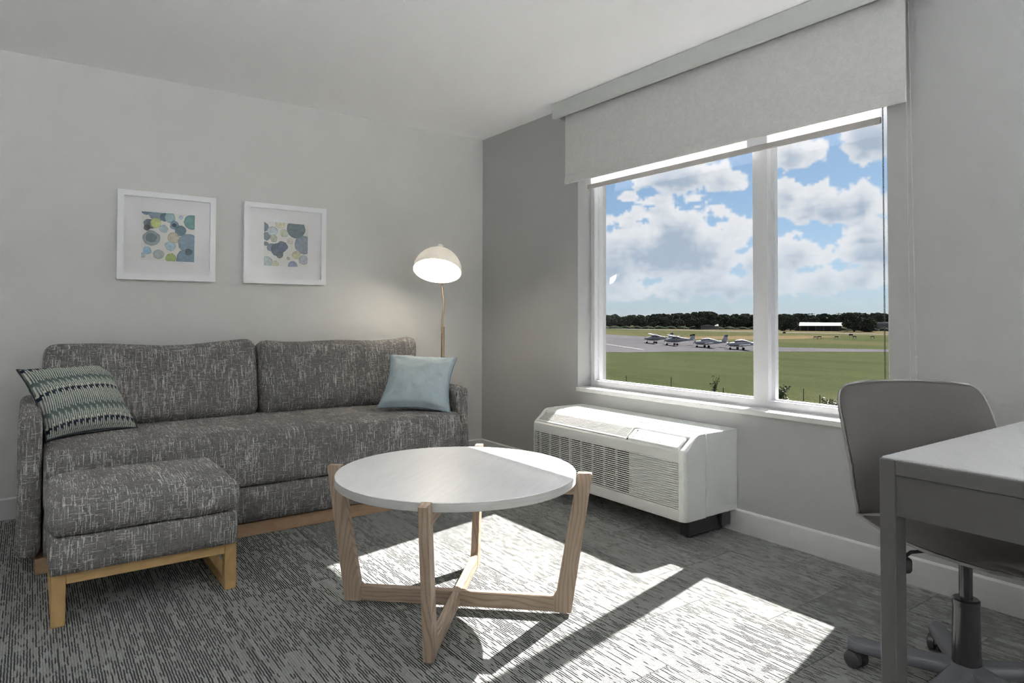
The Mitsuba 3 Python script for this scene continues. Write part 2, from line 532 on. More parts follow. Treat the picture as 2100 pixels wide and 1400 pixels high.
for a, b in ((WY0 + FW, MY0 - .018), (MY1 + .004, WY1 - FW)):
    obj('window_1__pane', trimesh.Trimesh([(GX, a, WZ0 + .04), (GX, b, WZ0 + .04), (GX, b, WZ1 - .05), (GX, a, WZ1 - .05)], [[0, 1, 2], [0, 2, 3]], process=False), 'pane_glass', False)

# ------------------------------------------------------------------ roller shades at the window
t = thing('roller_shade', 'pale grey blackout roller shade, half lowered under the ceiling fascia', 'shade')
SX = -.065
BY0, BY1, BZ = -3.142, -1.072, 1.913
n = 60
ys = np.linspace(BY0, BY1, n)
cloth = bx((SX - .001, BY0, BZ + .045), (SX + .001, BY1, 2.40))
obj(t + '__cloth', cloth, 'blackout_cloth', False)
hem = extrude(Polygon([(-.006, 0), (.006, 0), (.007, .02), (.004, .044), (.001, .052), (-.001, .052), (-.004, .044), (-.007, .02)]), BY1 - BY0, frame_mat((1, 0, 0), (0, 0, 1), (0, -1, 0), (SX, BY1, BZ)))
obj(t + '__hem_bar', hem, 'blackout_cloth', 40, 'hem pocket with a weight bar')
obj(t + '__roller', moved(trimesh.creation.cylinder(.022, BY1 - BY0 - .01, sections=24), frame_mat((1, 0, 0), (0, 0, 1), (0, -1, 0), (SX + .02, (BY0 + BY1) / 2, 2.40))), 'bar_taupe')
fp = Polygon([(-.125, 0), (-.100, 0), (-.100, .004), (-.119, .006), (-.119, .090), (-.002, .090), (-.002, .094), (-.125, .094)])
VZ = 2.343
fas = cat(extrude(fp, 2.22, frame_mat((1, 0, 0), (0, 0, 1), (0, -1, 0), (0, -1.014, VZ))),)
obj(t + '__fascia', fas, 'fascia_grey', False, 'grey fascia box along the ceiling')
for y in (-1.012, -3.236):
    obj(t + '__end_cap', bx((-.127, y - .004, VZ - .003), (-.002, y + .002, VZ + .095), .001), 'fascia_grey', False)


def bead_chain(pts, r, pitch, material):
    """Beads strung evenly along a polyline."""
    p = np.array(pts, float)
    seg = np.linalg.norm(np.diff(p, axis=0), axis=1)
    s = np.r_[0, np.cumsum(seg)]
    q = np.arange(0, s[-1], pitch)
    c = np.stack([np.interp(q, s, p[:, k]) for k in range(3)], 1)
    ball = trimesh.creation.icosphere(1, r)
    v = (np.array(ball.vertices)[None] + c[:, None]).reshape(-1, 3)
    f = (np.array(ball.faces)[None] + np.arange(len(c))[:, None, None] * len(ball.vertices)).reshape(-1, 3)
    cord = tube(p, r * .3, 5)
    return cat(trimesh.Trimesh(v, f, process=False), cord)


def loop(x, y0, ztop, zbot, dy_top, dy_bot, slant=0.0):
    zz = np.linspace(ztop, zbot + .02, 40)
    k = (ztop - zz) / (ztop - zbot)
    a = np.stack([0 * zz + x, y0 + dy_top / 2 + (dy_bot - dy_top) / 2 * k ** .8 + slant * k, zz], 1)
    b = np.stack([0 * zz + x - .004, y0 - dy_top / 2 - (dy_bot - dy_top) / 2 * k ** .8 + slant * k, zz], 1)
    th = np.linspace(0, math.pi, 9)[1:-1]
    m = (a[-1] + b[-1]) / 2
    w = (a[-1, 1] - b[-1, 1]) / 2
    arc = np.stack([0 * th + m[0], m[1] + w * np.cos(th), m[2] - .02 * np.sin(th)], 1)
    return np.vstack([a, arc, b[::-1]])


ch = loop(-.072, -3.152, 2.39, .72, .012, .024, -.012)
obj(t + '__pull_chain', bead_chain(ch, .0021, .0056, 'steel_bead'), 'steel_bead', True, 'steel bead chain loop hanging beside the window')
obj(t + '__chain_stop', moved(trimesh.creation.icosphere(2, .0042), frame_mat((1, 0, 0), (0, 1, 0), (0, 0, 1), (-.074, -3.1745, .905))), 'steel_bead')

t = thing('sheer_shade', 'white sheer inner shade with a taupe bottom bar, across the top of the window', 'shade')
HX = .035
sheer = bx((HX - .0008, WY0 + .045, 1.90), (HX + .0008, WY1 - .06, WZ1 - .01))
obj(t + '__cloth', sheer, 'sheer_cloth', False)
obj(t + '__bottom_bar', bx((HX - .006, WY0 + .040, 1.876), (HX + .006, WY1 - .055, 1.905), .003), 'bar_taupe', False, 'taupe bottom bar')
obj(t + '__roller', moved(trimesh.creation.cylinder(.018, 1.8, sections=20), frame_mat((1, 0, 0), (0, 0, 1), (0, -1, 0), (HX + .016, (WY0 + WY1) / 2, WZ1 - .025))), 'bar_taupe')
obj(t + '__pull_chain', bead_chain(loop(.012, -3.018, 2.22, .70, .004, .006), .0019, .0054, 'dark_bead'), 'dark_bead', True, 'dark bead chain at the right edge of the glass')

# ------------------------------------------------------------------ air conditioner under the window
AY0, AY1 = -2.312, -1.167
ac = thing('air_conditioner', 'white louvred air conditioner on the wall under the window', 'air conditioner')
sleeve = bx((-.24, AY0, .108), (0, AY1, .5055), .003)
obj(ac + '__sleeve', sleeve, 'ac_white', 30)
for y in (AY0, AY1):
    s = -1 if y == AY0 else 1
    obj(ac + '__side_panel', bx((-.232, y, .145), (-.006, y + s * .0012, .462), .0006), 'ac_white', False)
# front cover: a shell with a sloped top corner; the front face is open between the rails for the louvres
prof = [(-.246, .503), (-.285, .503), (-.302, .500), (-.318, .490), (-.395, .437), (-.404, .428), (-.407, .416), (-.407, .118), (-.403, .108), (-.398, .106), (-.246, .107)]
GZ0, GZ1 = .163, .384
SLOPE = np.array([-.395 + .318, .437 - .490])
SL = np.linalg.norm(SLOPE)
SLOPE /= SL
SN = np.array([SLOPE[1], -SLOPE[0]])
if SN[1] < 0:
    SN = -SN
ends = []
for y in (AY0, AY1):
    s = 1 if y == AY0 else -1
    R = .028
    prof_p = Polygon(prof)
    # rounded vertical corner: the profile, drawn in towards the end
    rings = []
    for a0 in np.linspace(0, math.pi / 2, 10):
        inset = R * (1 - math.sin(a0))
        rings.append([(min(x + inset, -.246) if x < -.33 else x, y + s * R * (1 - math.cos(a0)), z) for x, z in prof])
    n = len(prof)
    V = np.array(rings).reshape(-1, 3)
    F = [[i * n + k, i * n + (k + 1) % n, (i + 1) * n + (k + 1) % n] for i in range(9) for k in range(n)] + [[i * n + k, (i + 1) * n + (k + 1) % n, (i + 1) * n + k] for i in range(9) for k in range(n)]
    cv, cf_ = trimesh.creation.triangulate_polygon(Polygon([(q[0], q[2]) for q in rings[0]]), engine='earcut')
    cap = trimesh.Trimesh(np.stack([cv[:, 0], 0 * cv[:, 0] + y, cv[:, 1]], 1), cf_, process=False)
    ends += [trimesh.Trimesh(V, F, process=False), cap]
YA, YB = AY0 + .028, AY1 - .028
skin = [(x, z) for x, z in prof]
# top with slope (slope recessed for the lid), bottom rail, upper rail
top = Polygon([(-.246, .503), (-.285, .503), (-.302, .500), (-.318, .490), (-.318, .47), (-.246, .47)])
slope_base = Polygon([(-.318, .490), (-.318, .445), (-.375, .40), (-.407, .40), (-.407, .416), (-.404, .428), (-.395, .437), tuple(np.array([-.3945, .4375]) - SN * .022), tuple(np.array([-.322, .4875]) - SN * .022)])
up_rail = Polygon([(-.407, .41), (-.407, GZ1), (-.39, GZ1), (-.39, .41)])
low_rail = Polygon([(-.407, GZ0), (-.407, .118), (-.403, .108), (-.398, .106), (-.246, .107), (-.246, .112), (-.39, .115), (-.39, GZ0)])
cover = cat(*[extrude(p.buffer(0), YB - YA, frame_mat((1, 0, 0), (0, 0, 1), (0, -1, 0), (0, YB, 0))) for p in (top, slope_base, up_rail, low_rail)], *ends)
obj(ac + '__cover', cover, 'ac_white', 25)
obj(ac + '__grille_backing', bx((-.388, -1.957, GZ0), (-.384, AY1 - .03, GZ1)), 'ac_dark', False, 'dark sheet standing in for the shade behind the louvres')  # dark coloured sheet paints the shaded depth behind the open louvres
obj(ac + '__blank_panel', bx((-.396, AY0 + .02, GZ0), (-.388, -1.957, GZ1)), 'ac_white', False)
NL = 21
pz = (GZ1 - GZ0) / NL
Rc = .028
th = np.linspace(0, math.pi / 2, 6)
for i in range(NL):
    z = GZ0 + pz * (i + .5)
    # each louvre is a thin blade whose ends curl around the rounded corners of the cover
    path = [(-.407 + Rc - Rc * math.sin(a), AY0 + Rc - Rc * math.cos(a)) for a in th] + [(-.407 + Rc - Rc * math.cos(a), AY1 - Rc + Rc * math.sin(a)) for a in th]
    inn = [(-.394 + .018 - .018 * math.sin(a), AY0 + Rc - .018 * math.cos(a)) for a in th] + [(-.394 + .018 - .018 * math.cos(a), AY1 - Rc + .018 * math.sin(a)) for a in th]
    poly = Polygon(path + inn[::-1])
    bl = extrude(poly.buffer(0), pz * .52, frame_mat((1, 0, 0), (0, 1, 0), (0, 0, 1), (0, 0, z - pz * .26)))
    v = np.array(bl.vertices)
    v[:, 2] += (v[:, 0] + .40) * -.25
    bl.vertices = v
    obj(ac + '__louvre', bl, 'ac_white', False)
for k, y in enumerate(np.linspace(-1.235, -1.957, 9)[:-1]):
    wide = .010 if k == 3 else .003
    obj(ac + '__grille_rib', bx((-.402, y - wide / 2, GZ0), (-.386, y + wide / 2, GZ1)), 'ac_white', False)


def on_slope(s, y, h=0.0):
    """A point on the sloped top: s from its upper edge downwards (m), y along the wall, h above."""
    q = np.array([-.318, .490]) + SLOPE * s + SN * h
    return np.array([q[0], y, q[1]])


def slope_box(s0, s1, y0, y1, h0, h1, c=0.0):
    m = bx((s0, y0, h0), (s1, y1, h1), c)
    return moved(m, frame_mat((SLOPE[0], 0, SLOPE[1]), (0, 1, 0), (SN[0], 0, SN[1]), (-.318, 0, .490)))


TG0, TG1, TGa, TGb = .012, SL - .012, -1.92, AY1 - .035
obj(ac + '__vent_backing', slope_box(TG0, TG1, TGa, TGb, -.021, -.019), 'ac_dark', False, 'dark sheet standing in for the shade inside the top vent')  # shade under the slats, painted as a dark sheet
lid = cat(slope_box(TG0 - .006, TG0, TGa - .004, TGb + .006, -.009, .001), slope_box(TG1, TG1 + .007, TGa - .004, TGb + .006, -.009, .001),
          slope_box(TG0, TG1, TGb, TGb + .006, -.009, .001), slope_box(TG0, TG1, TGa - .004, TGa, -.009, .001))
obj(ac + '__vent_rim', lid, 'ac_white', False)
for i in range(8):
    s = TG0 + (TG1 - TG0) * (i + .5) / 8
    obj(ac + '__vent_slat', slope_box(s - .0021, s + .0021, TGa, TGb, -.009, .0006, .0004), 'ac_white', False)
for y in np.linspace(TGa, TGb, 10)[1:-1]:
    obj(ac + '__vent_rib', slope_box(TG0, TG1, y - .0016, y + .0016, -.009, -.001), 'ac_white', False)
plate = soft((0, 0, 0), ((TG1 - TG0) / 2 + .007, .168, .012), (.02, .02, .0015), .006)
pc = on_slope((TG0 + TG1) / 2, -2.100, -.010)
cp = obj(ac + '__control_panel', moved(plate, frame_mat((SLOPE[0], 0, SLOPE[1]), (0, 1, 0), (SN[0], 0, SN[1]), pc)), 'ac_plate', 30, 'flat control panel with faint printed buttons')
marks = [(.026, -1.965, .008, .006, 'ac_logo'), (.048, -1.972, .030, .014, 'ac_print'), (.030, -2.06, .004, .03, 'ac_print')]
for s, y, hs, hy, m_ in marks[:1]:
    disk = trimesh.creation.cylinder(.0045, .0006, sections=20)
    obj(cp + '__logo_dot', moved(disk, frame_mat((SLOPE[0], 0, SLOPE[1]), (0, 1, 0), (SN[0], 0, SN[1]), on_slope(.022, -1.962, .0024))), 'ac_logo', False, 'small dark round logo')
obj(cp + '__display', slope_box(.036, .072, -1.972, -1.956, .002, .0026), 'ac_print', False, 'small display window')
for i, (s, y, a, b) in enumerate([(.040, -2.035, .006, .012), (.066, -2.03, .006, .012), (.070, -2.145, .006, .012), (.036, -2.085, .002, .004), (.037, -2.11, .002, .004), (.038, -2.135, .002, .004), (.060, -2.07, .002, .004), (.062, -2.095, .002, .004)]):
    ring = slope_box(s - a / 2, s + a / 2, y - b / 2, y + b / 2, .002, .0025)
    obj(cp + '__button', ring, 'ac_print', False)
for lo, hi in (((-.30, AY0 + .055, .012), (-.02, AY0 + .115, .107)), ((-.20, AY1 - .16, .012), (-.02, AY1 - .06, .107)), ((-.085, AY0 + .03, .03), (-.016, AY0 + .05, .107))):
    obj(ac + '__support_leg', bx(lo, hi, .003), 'black_metal', False, 'black support stand under the unit')
for y in (AY0 + .085, AY1 - .11):
    for x in (-.27 if y < -2 else -.18, -.05):
        obj(ac + '__levelling_foot', moved(lathe([(0, 0), (.016, 0), (.016, .006), (.006, .008), (.006, .02), (0, .02)], 16), frame_mat((1, 0, 0), (0, 1, 0), (0, 0, 1), (x, y, 0))), 'black_plastic')

# ------------------------------------------------------------------ sofa
SOX0, SOX1 = -2.893, -.738
AW = .084
sofa = thing('sofa', 'grey tweed sofa with two back cushions on a wooden plinth', 'sofa')


def wob(q, seed, amp):
    return amp * (meshkit.fbm(q * 2.2 + seed, 3, seed) - .5)[:, None]


def arm_puff(q, P):
    k = (P[:, 2:3] + .29) / .58
    P = P.copy()
    P[:, 1] += .03 * k[:, 0] * (P[:, 1] < -.2)      # the front leans back towards the top
    return P


for x0, x1 in ((SOX0, SOX0 + AW), (SOX1 - AW + .012, SOX1)):
    c = ((x0 + x1) / 2, -.535, .358)
    obj(sofa + '__arm', soft(c, ((x1 - x0) / 2, .485, .288), (.034, .038, .034), .025, arm_puff), 'sofa_tweed', True)
IX0, IX1 = SOX0 + AW + .004, SOX1 - AW + .008


def seat_puff(q, P):
    P = P.copy()
    top = np.clip(q[:, 2], 0, 1)
    P[:, 2] += top * .010 * (1 - q[:, 0] ** 4) * (1 - np.abs(q[:, 1]) ** 3)
    P[:, 2] -= .022 * np.clip(q[:, 1], -1, 1) * (q[:, 2] > 0) * .5
    fr = np.clip(-q[:, 1], 0, 1) ** 6
    P[:, 1] -= .008 * fr * (1 - q[:, 2] ** 2)
    P += wob(q, 3, .006) * (np.abs(q[:, 2:3]) > .5)
    return P


obj(sofa + '__seat', soft(((IX0 + IX1) / 2, -.56, .3655), ((IX1 - IX0) / 2, .475, .1245), (.03, .036, .036), .03, seat_puff), 'sofa_tweed', True)
obj(sofa + '__front_panel', soft(((IX0 + IX1) / 2, -.545, .1555), ((IX1 - IX0) / 2 - .002, .483, .0835), (.01, .012, .01), .05), 'sofa_tweed', True)
obj(sofa + '__back_frame', soft(((SOX0 + SOX1) / 2, -.095, .335), ((IX1 - IX0) / 2 + .02, .07, .265), .02, .06), 'sofa_tweed', True)
obj(sofa + '__plinth', bx((-2.828, -1.0, 0), (-.80, -.10, .064), .002), 'plinth_wood', False, 'pale wooden plinth')


def back_cushion(x0, x1, seed, flare):
    c = np.array([(x0 + x1) / 2, -.268, .693])
    half = np.array([(x1 - x0) / 2, .098, .222])
    lean = math.radians(13)

    def puff(q, P):
        P = P.copy()
        front = np.clip(-q[:, 1], -1, 1)
        dome = (1 - q[:, 0] ** 4) * (1 - q[:, 2] ** 4)
        P[:, 1] -= front * .030 * dome
        sag = (1 - (q[:, 0]) ** 2)
        P[:, 2] -= .020 * sag * np.clip(q[:, 2], 0, 1) ** 3
        P[:, 2] += .006 * np.sin(q[:, 0] * 5 + seed) * np.clip(q[:, 2], 0, 1) ** 3
        P[:, 0] *= 1 + .010 * (1 - q[:, 2] ** 2) * np.abs(q[:, 0]) ** 3
        P[:, 0] += flare * np.clip(q[:, 0], 0, 1) ** 4 * np.clip(.45 + q[:, 2], 0, 1)
        P += wob(q, seed, .010)
        y, z = P[:, 1].copy(), P[:, 2].copy()
        P[:, 1], P[:, 2] = y * math.cos(lean) + z * math.sin(lean), -y * math.sin(lean) + z * math.cos(lean)
        return P
    m = soft(c, half, (.055, .06, .055), .022, puff)
    k = obj(sofa + '__back_cushion', m, 'sofa_tweed', True)
    # a welt runs around the front edge
    return k


back_cushion(-2.800, -1.783, 4, 0)
back_cushion(-1.765, -.775, 8, .045)

# ------------------------------------------------------------------ throw pillows


def pillow(base, label, corners, thick, material, piping, seed, pinch=.10):
    """A stuffed square between four corners (top left, top right, bottom left, bottom right), its sides drawn in and its corners flat."""
    tl, tr, bl, br = (np.array(c, float) for c in corners)
    N = 44
    u, v = np.meshgrid(np.linspace(0, 1, N + 1), np.linspace(0, 1, N + 1), indexing='ij')
    a, b = 2 * u - 1, 2 * v - 1
    su = .5 + .5 * a * (1 - pinch * (1 - b ** 2) * np.abs(a) ** 1.5)
    sv = .5 + .5 * b * (1 - pinch * (1 - a ** 2) * np.abs(b) ** 1.5)
    W = lambda s, t_: bl * ((1 - s) * (1 - t_))[..., None] + br * (s * (1 - t_))[..., None] + tl * ((1 - s) * t_)[..., None] + tr * (s * t_)[..., None]
    P = W(su, sv)
    nrm = np.cross(br - bl, tl - bl)
    nrm /= np.linalg.norm(nrm)
    h = thick * (np.clip((1 - a ** 2), 0, 1) ** .42) * (np.clip((1 - b ** 2), 0, 1) ** .42)
    q = np.stack([a, b, 0 * a], -1)
    crease = (meshkit.fbm(q * 2.3 + seed, 3, seed) - .5) * .03
    # folds running in from the corners
    for ca, cb in ((-1, 1), (1, 1), (-1, -1), (1, -1)):
        d = np.hypot(a - ca, b - cb)
        along = np.arctan2(np.abs(b - cb), np.abs(a - ca))
        crease = crease - .010 * np.exp(-((along - math.pi / 4) / .16) ** 2) * np.exp(-((d - .45) / .28) ** 2)
    hh = h * (1 + 0 * a) + crease * (h / thick)
    F_ = P + nrm * hh[..., None]
    B_ = P - nrm * (h * .8)[..., None]
    idx = np.arange((N + 1) ** 2).reshape(N + 1, N + 1)
    q0 = np.stack([idx[:-1, :-1], idx[1:, :-1], idx[1:, 1:], idx[:-1, 1:]], -1).reshape(-1, 4)
    f = np.vstack([q0[:, [0, 1, 2]], q0[:, [0, 2, 3]]])
    o = (N + 1) ** 2
    faces = np.vstack([f, f[:, ::-1] + o])
    V = np.vstack([F_.reshape(-1, 3), B_.reshape(-1, 3)])
    uv = np.vstack([np.stack([u, v], -1).reshape(-1, 2)] * 2)
    key = thing(base, label, 'pillow')
    scene[key + '__cover'] = mikit.ply(trimesh.Trimesh(V, faces, process=False), material, True, uv=uv)
    edge = np.vstack([P[:, 0], P[-1, 1:], P[-2::-1, -1], P[0, -2:0:-1]])
    obj(key + '__piping', tube(edge, .0042, 8, True), piping, True, 'corded edge')
    return key, P


pk, P1 = pillow('throw_pillow', 'green and cream stitched throw pillow with navy bands, in the left corner of the sofa',
                [(-2.905, -.430, .800), (-2.520, -.285, .802), (-2.792, -.705, .497), (-2.415, -.545, .497)], .088, 'pillow_weave', 'navy_piping', 2, .11)
pk, P2 = pillow('throw_pillow', 'pale blue velvet throw pillow leaning on the right sofa arm', [(-1.022, -.503, .815), (-.683, -.752, .796), (-1.219, -.745, .524), (-.876, -1.0, .500)], .092, 'blue_velvet', 'blue_piping', 5, .13)

# ------------------------------------------------------------------ ottoman
ot = thing('ottoman', 'grey tweed ottoman on a honey coloured wooden sled base in front of the sofa', 'ottoman')
OX0, OX1, OY0, OY1 = -2.800, -2.187, -1.625, -1.115


def ott_puff(q, P):
    P = P.copy()
    top = np.clip(q[:, 2], 0, 1)
    P[:, 2] += top * .022 * (1 - q[:, 0] ** 2) * (1 - q[:, 1] ** 2)
    P += wob(q, 12, .006)
    bulge = .007 * (1 - q[:, 2] ** 2)
    P[:, 0] += bulge * np.sign(q[:, 0]) * np.abs(q[:, 0]) ** 6
    P[:, 1] += bulge * np.sign(q[:, 1]) * np.abs(q[:, 1]) ** 6
    return P


oc = ((OX0 + OX1) / 2, (OY0 + OY1) / 2)
obj(ot + '__cushion', soft((*oc, .3655), ((OX1 - OX0) / 2, (OY1 - OY0) / 2, .0665), (.04, .04, .045), .02, ott_puff), 'sofa_tweed', True)
obj(ot + '__base_panel', soft((*oc, .2385), ((OX1 - OX0) / 2 - .003, (OY1 - OY0) / 2 - .003, .0605), (.012, .012, .008), .03), 'sofa_tweed', True)
LW = .042
for x0 in (-2.788, -2.193 - LW):
    s = 'left' if x0 < -2.5 else 'right'
    for y0 in (OY0 + .022, OY1 - .022 - LW):
        obj(ot + '__leg', bx((x0, y0, 0), (x0 + LW, y0 + LW, .178), .002), 'maple_upright', False)
    obj(ot + '__floor_rail', bx((x0 + .001, OY0 + .022 + LW, 0), (x0 + LW - .001, OY1 - .022 - LW, .040), .002), 'maple_side', False)
    obj(ot + '__side_rail', bx((x0 + .001, OY0 + .022 + LW, .142), (x0 + LW - .001, OY1 - .022 - LW, .178), .002), 'maple_side', False)
for y0 in (OY0 + .023, OY1 - .023 - LW):
    obj(ot + '__cross_rail', bx((-2.788 + LW, y0 + .001, .140), (-2.193 - LW, y0 + LW - .001, .178), .002), 'maple_rail', False)

# ------------------------------------------------------------------ coffee table
TC = np.array([-1.588, -2.255])
TZ, TR, TT = .500, .433, .030
ct = thing('coffee_table', 'round white topped coffee table on four crossed oak legs, standing in the patch of sun', 'coffee table')
e = .0025
prof_t = [(0, 0), (TR - .002, 0), (TR, .002), (TR, TT - e), (TR - e, TT), (0, TT)]
top_m = lathe([(0, TT - .0012), (TR - .0006, TT - .0012), (TR - .0006, TT - e * .6), (TR - e, TT), (0, TT)], 128)
obj(ct + '__top', moved(top_m, frame_mat((1, 0, 0), (0, 1, 0), (0, 0, 1), (*TC, TZ - TT))), 'table_white', 30, 'white laminate surface')
edge_m = lathe([(0, 0), (TR - .002, 0), (TR, .002), (TR, TT - .0026), (TR - .0008, TT - .0014), (0, TT - .0014)], 128)
obj(ct + '__top_edge', moved(edge_m, frame_mat((1, 0, 0), (0, 1, 0), (0, 0, 1), (*TC, TZ - TT))), 'table_edge', 30, 'grey grained edge of the top')
for ang in (137, 47, 227, 317):
    d = np.array([math.cos(math.radians(ang)), math.sin(math.radians(ang))])
    side = np.array([-d[1], d[0]])
    R0, R1 = .416, .490          # outer radius at the floor and at the top
    wv = .052
    # the leg in its own plane (r, z): rounded foot, upright leaning outwards
    leg = Polygon([(R0 - .062, .012), (R0, .012), (R1, TZ + .004), (R1 - wv, TZ + .004), (R0 - .056 + .002, .075), (R0 - .062, .068)])
    leg = leg.buffer(-.006).buffer(.006, quad_segs=5)
    m = extrude(leg, .030)
    m = moved(m, frame_mat((d[0], d[1], 0), (0, 0, 1), (side[0], side[1], 0) if False else (d[1], -d[0], 0), (TC[0] - d[1] * .015, TC[1] + d[0] * .015, 0)))
    obj(ct + '__leg', m, 'oak_upright', 30)
    pad = lathe([(0, 0), (.013, 0), (.013, .006), (.010, .008), (.010, .013), (0, .013)], 20)
    obj(ct + '__foot_glide', moved(pad, frame_mat((1, 0, 0), (0, 1, 0), (0, 0, 1), (*(TC + d * (R0 - .03)), 0))), 'steel_bead')
for k, (ang, mt) in enumerate(((137, 'oak_rail'), (47, 'oak_cross'))):
    d = np.array([math.cos(math.radians(ang)), math.sin(math.radians(ang))])
    a, b = TC - d * (R0 - .055), TC + d * (R0 - .055)
    obj(ct + '__floor_rail', beam((*a, .040), (*b, .040), .028, .054 - .002 * k, .003), mt, False)
    a, b = TC - d * (R1 - .06), TC + d * (R1 - .06)
    obj(ct + '__upper_rail', beam((*a, TZ - TT - .022), (*b, TZ - TT - .022), .028, .042 - .002 * k, .003), mt, False)

# ------------------------------------------------------------------ desk and task chair
DX, DY, DZ = -1.286, -3.606, .74
DL, DW = 1.255, .62
dk = thing('desk', 'white topped desk with a dark taupe frame, cut by the right edge of the photo', 'desk')
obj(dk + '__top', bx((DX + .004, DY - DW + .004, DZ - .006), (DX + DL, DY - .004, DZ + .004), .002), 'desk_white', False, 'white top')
lw = .034
for x0 in (DX, DX + DL - .06):
    for y0 in (DY, DY - DW + lw):
        obj(dk + '__leg', bx((x0, y0 - lw, 0), (x0 + .052, y0, DZ), .002), 'desk_taupe', False)
    obj(dk + '__end_rail', bx((x0, DY - DW + lw, DZ - .034), (x0 + .052, DY - lw, DZ - .0005), .002), 'desk_taupe', False)
    obj(dk + '__apron', bx((x0 + .006, DY - DW + lw, DZ - .125), (x0 + .024, DY - lw, DZ - .034)), 'desk_panel', False)
for y0 in (DY, DY - DW + lw):
    obj(dk + '__long_rail', bx((DX + .052, y0 - lw, DZ - .034), (DX + DL - .06, y0 - .001, DZ - .0065), .002), 'desk_taupe', False)

oc_ = thing('office_chair', 'taupe upholstered swivel chair on a five armed castor base, tucked at the desk', 'chair')
HUB = np.array([-.725, -3.572])
TH = math.radians(232)
cf = np.array([math.cos(TH), math.sin(TH)])
cr = np.array([cf[1], -cf[0]])          # the chair's right, image left


def chair_pt(a, b, z):
    return np.stack([HUB[0] + cf[0] * a + cr[0] * b, HUB[1] + cf[1] * a + cr[1] * b, z], -1)


# the shell: v runs from the seat's front edge to the top of the back, u across
NU, NV = 36, 64
prof_c = np.array([(.300, .440), (.285, .452), (.24, .458), (.12, .455), (0, .452), (-.10, .450), (-.165, .458), (-.205, .485), (-.226, .53), (-.242, .60), (-.262, .70), (-.285, .80), (-.300, .858)])
sv_ = np.r_[0, np.cumsum(np.linalg.norm(np.diff(prof_c, axis=0), axis=1))]
sv_ /= sv_[-1]
vv = np.linspace(0, 1, NV + 1)
vv = vv + .5 * (np.sin(2 * np.pi * vv) * -1) / (2 * np.pi) * 1.2
from scipy.interpolate import PchipInterpolator
pa, pz_ = PchipInterpolator(sv_, prof_c[:, 0])(vv), PchipInterpolator(sv_, prof_c[:, 1])(vv)
# half width along v: rounded at the front of the seat and at the top of the back
hw = PchipInterpolator([0, .006, .02, .05, .10, .25, .45, .55, .70, .90, .95, .975, .990, .997, 1.0], [.10, .135, .168, .200, .225, .245, .238, .236, .240, .237, .231, .220, .203, .186, .168])(vv)
uu = np.linspace(-1, 1, NU + 1)
U, Vv = np.meshgrid(uu, vv, indexing='ij')
A_, Z_, Wd = pa[None] + 0 * U, pz_[None] + 0 * U, hw[None] + 0 * U
back = np.clip((Vv - .47) / .12, 0, 1)
back = back * back * (3 - 2 * back)
wrap = np.abs(U) ** 2.2
A2 = A_ + back * .085 * wrap * np.clip((1.06 - Vv) / .35, .25, 1)
Z2 = Z_ + (1 - back) * .018 * wrap - back * .012 * wrap * np.clip((Vv - .7) / .3, 0, 1)
B2 = Wd * U
S = chair_pt(A2, B2, Z2)
du, dv = np.gradient(S, axis=0), np.gradient(S, axis=1)
nn = np.cross(du, dv)
nn /= np.linalg.norm(nn, axis=-1, keepdims=True)
if nn[NU // 2, NV // 4, 2] < 0:
    nn = -nn


def slab(Fr, Bk):
    n0, n1 = Fr.shape[:2]
    idx = np.arange(n0 * n1).reshape(n0, n1)
    q0 = np.stack([idx[:-1, :-1], idx[1:, :-1], idx[1:, 1:], idx[:-1, 1:]], -1).reshape(-1, 4)
    o = n0 * n1
    rim = np.r_[idx[:, 0], idx[-1, 1:], idx[-2::-1, -1], idx[0, -2:0:-1]]
    r2 = np.roll(rim, -1)
    side = np.stack([rim, rim + o, r2 + o, r2], 1)
    quads = np.vstack([q0, q0[:, ::-1] + o, side])
    m = trimesh.Trimesh(np.vstack([Fr.reshape(-1, 3), Bk.reshape(-1, 3)]), np.vstack([quads[:, [0, 1, 2]], quads[:, [0, 2, 3]]]), process=False)
    m.fix_normals()
    return m


obj(oc_ + '__shell', slab(S + nn * .001, S - nn * .006), 'chair_shell', 40, 'pale outer shell and rim')
k0 = 1
cush = .020 * np.clip(1 - np.abs(uu) ** 6, 0, 1)[:, None] * np.ones_like(Vv) + .002
SI = chair_pt(A2, B2 * .975, Z2)
pad_b = SI[:, 33:-1] + nn[:, 33:-1] * .0015
pad_f = SI[:, 33:-1] + nn[:, 33:-1] * (.003 + .012 * (np.clip(1 - np.abs(uu) ** 8, 0, 1)[:, None]) * np.clip(np.sin(np.linspace(0, math.pi, NV + 1 - 34)), 0, 1)[None] ** .35)[..., None]
obj(oc_ + '__back_pad', slab(pad_f, pad_b), 'chair_leather', 40)
sl = slice(0, 31)
seat_b = SI[:, sl] + nn[:, sl] * .0015
seat_f = SI[:, sl] + nn[:, sl] * (.003 + .038 * (np.clip(1 - np.abs(uu) ** 5, 0, 1)[:, None]) * np.clip(np.sin(np.linspace(.02, math.pi - .02, 31)), 0, 1)[None] ** .4)[..., None]
obj(oc_ + '__seat_cushion', slab(seat_f, seat_b), 'chair_leather', 40)


def at_hub(m, z=0.0, extra=(0, 0)):
    return moved(m, frame_mat((1, 0, 0), (0, 1, 0), (0, 0, 1), (HUB[0] + extra[0], HUB[1] + extra[1], z)))


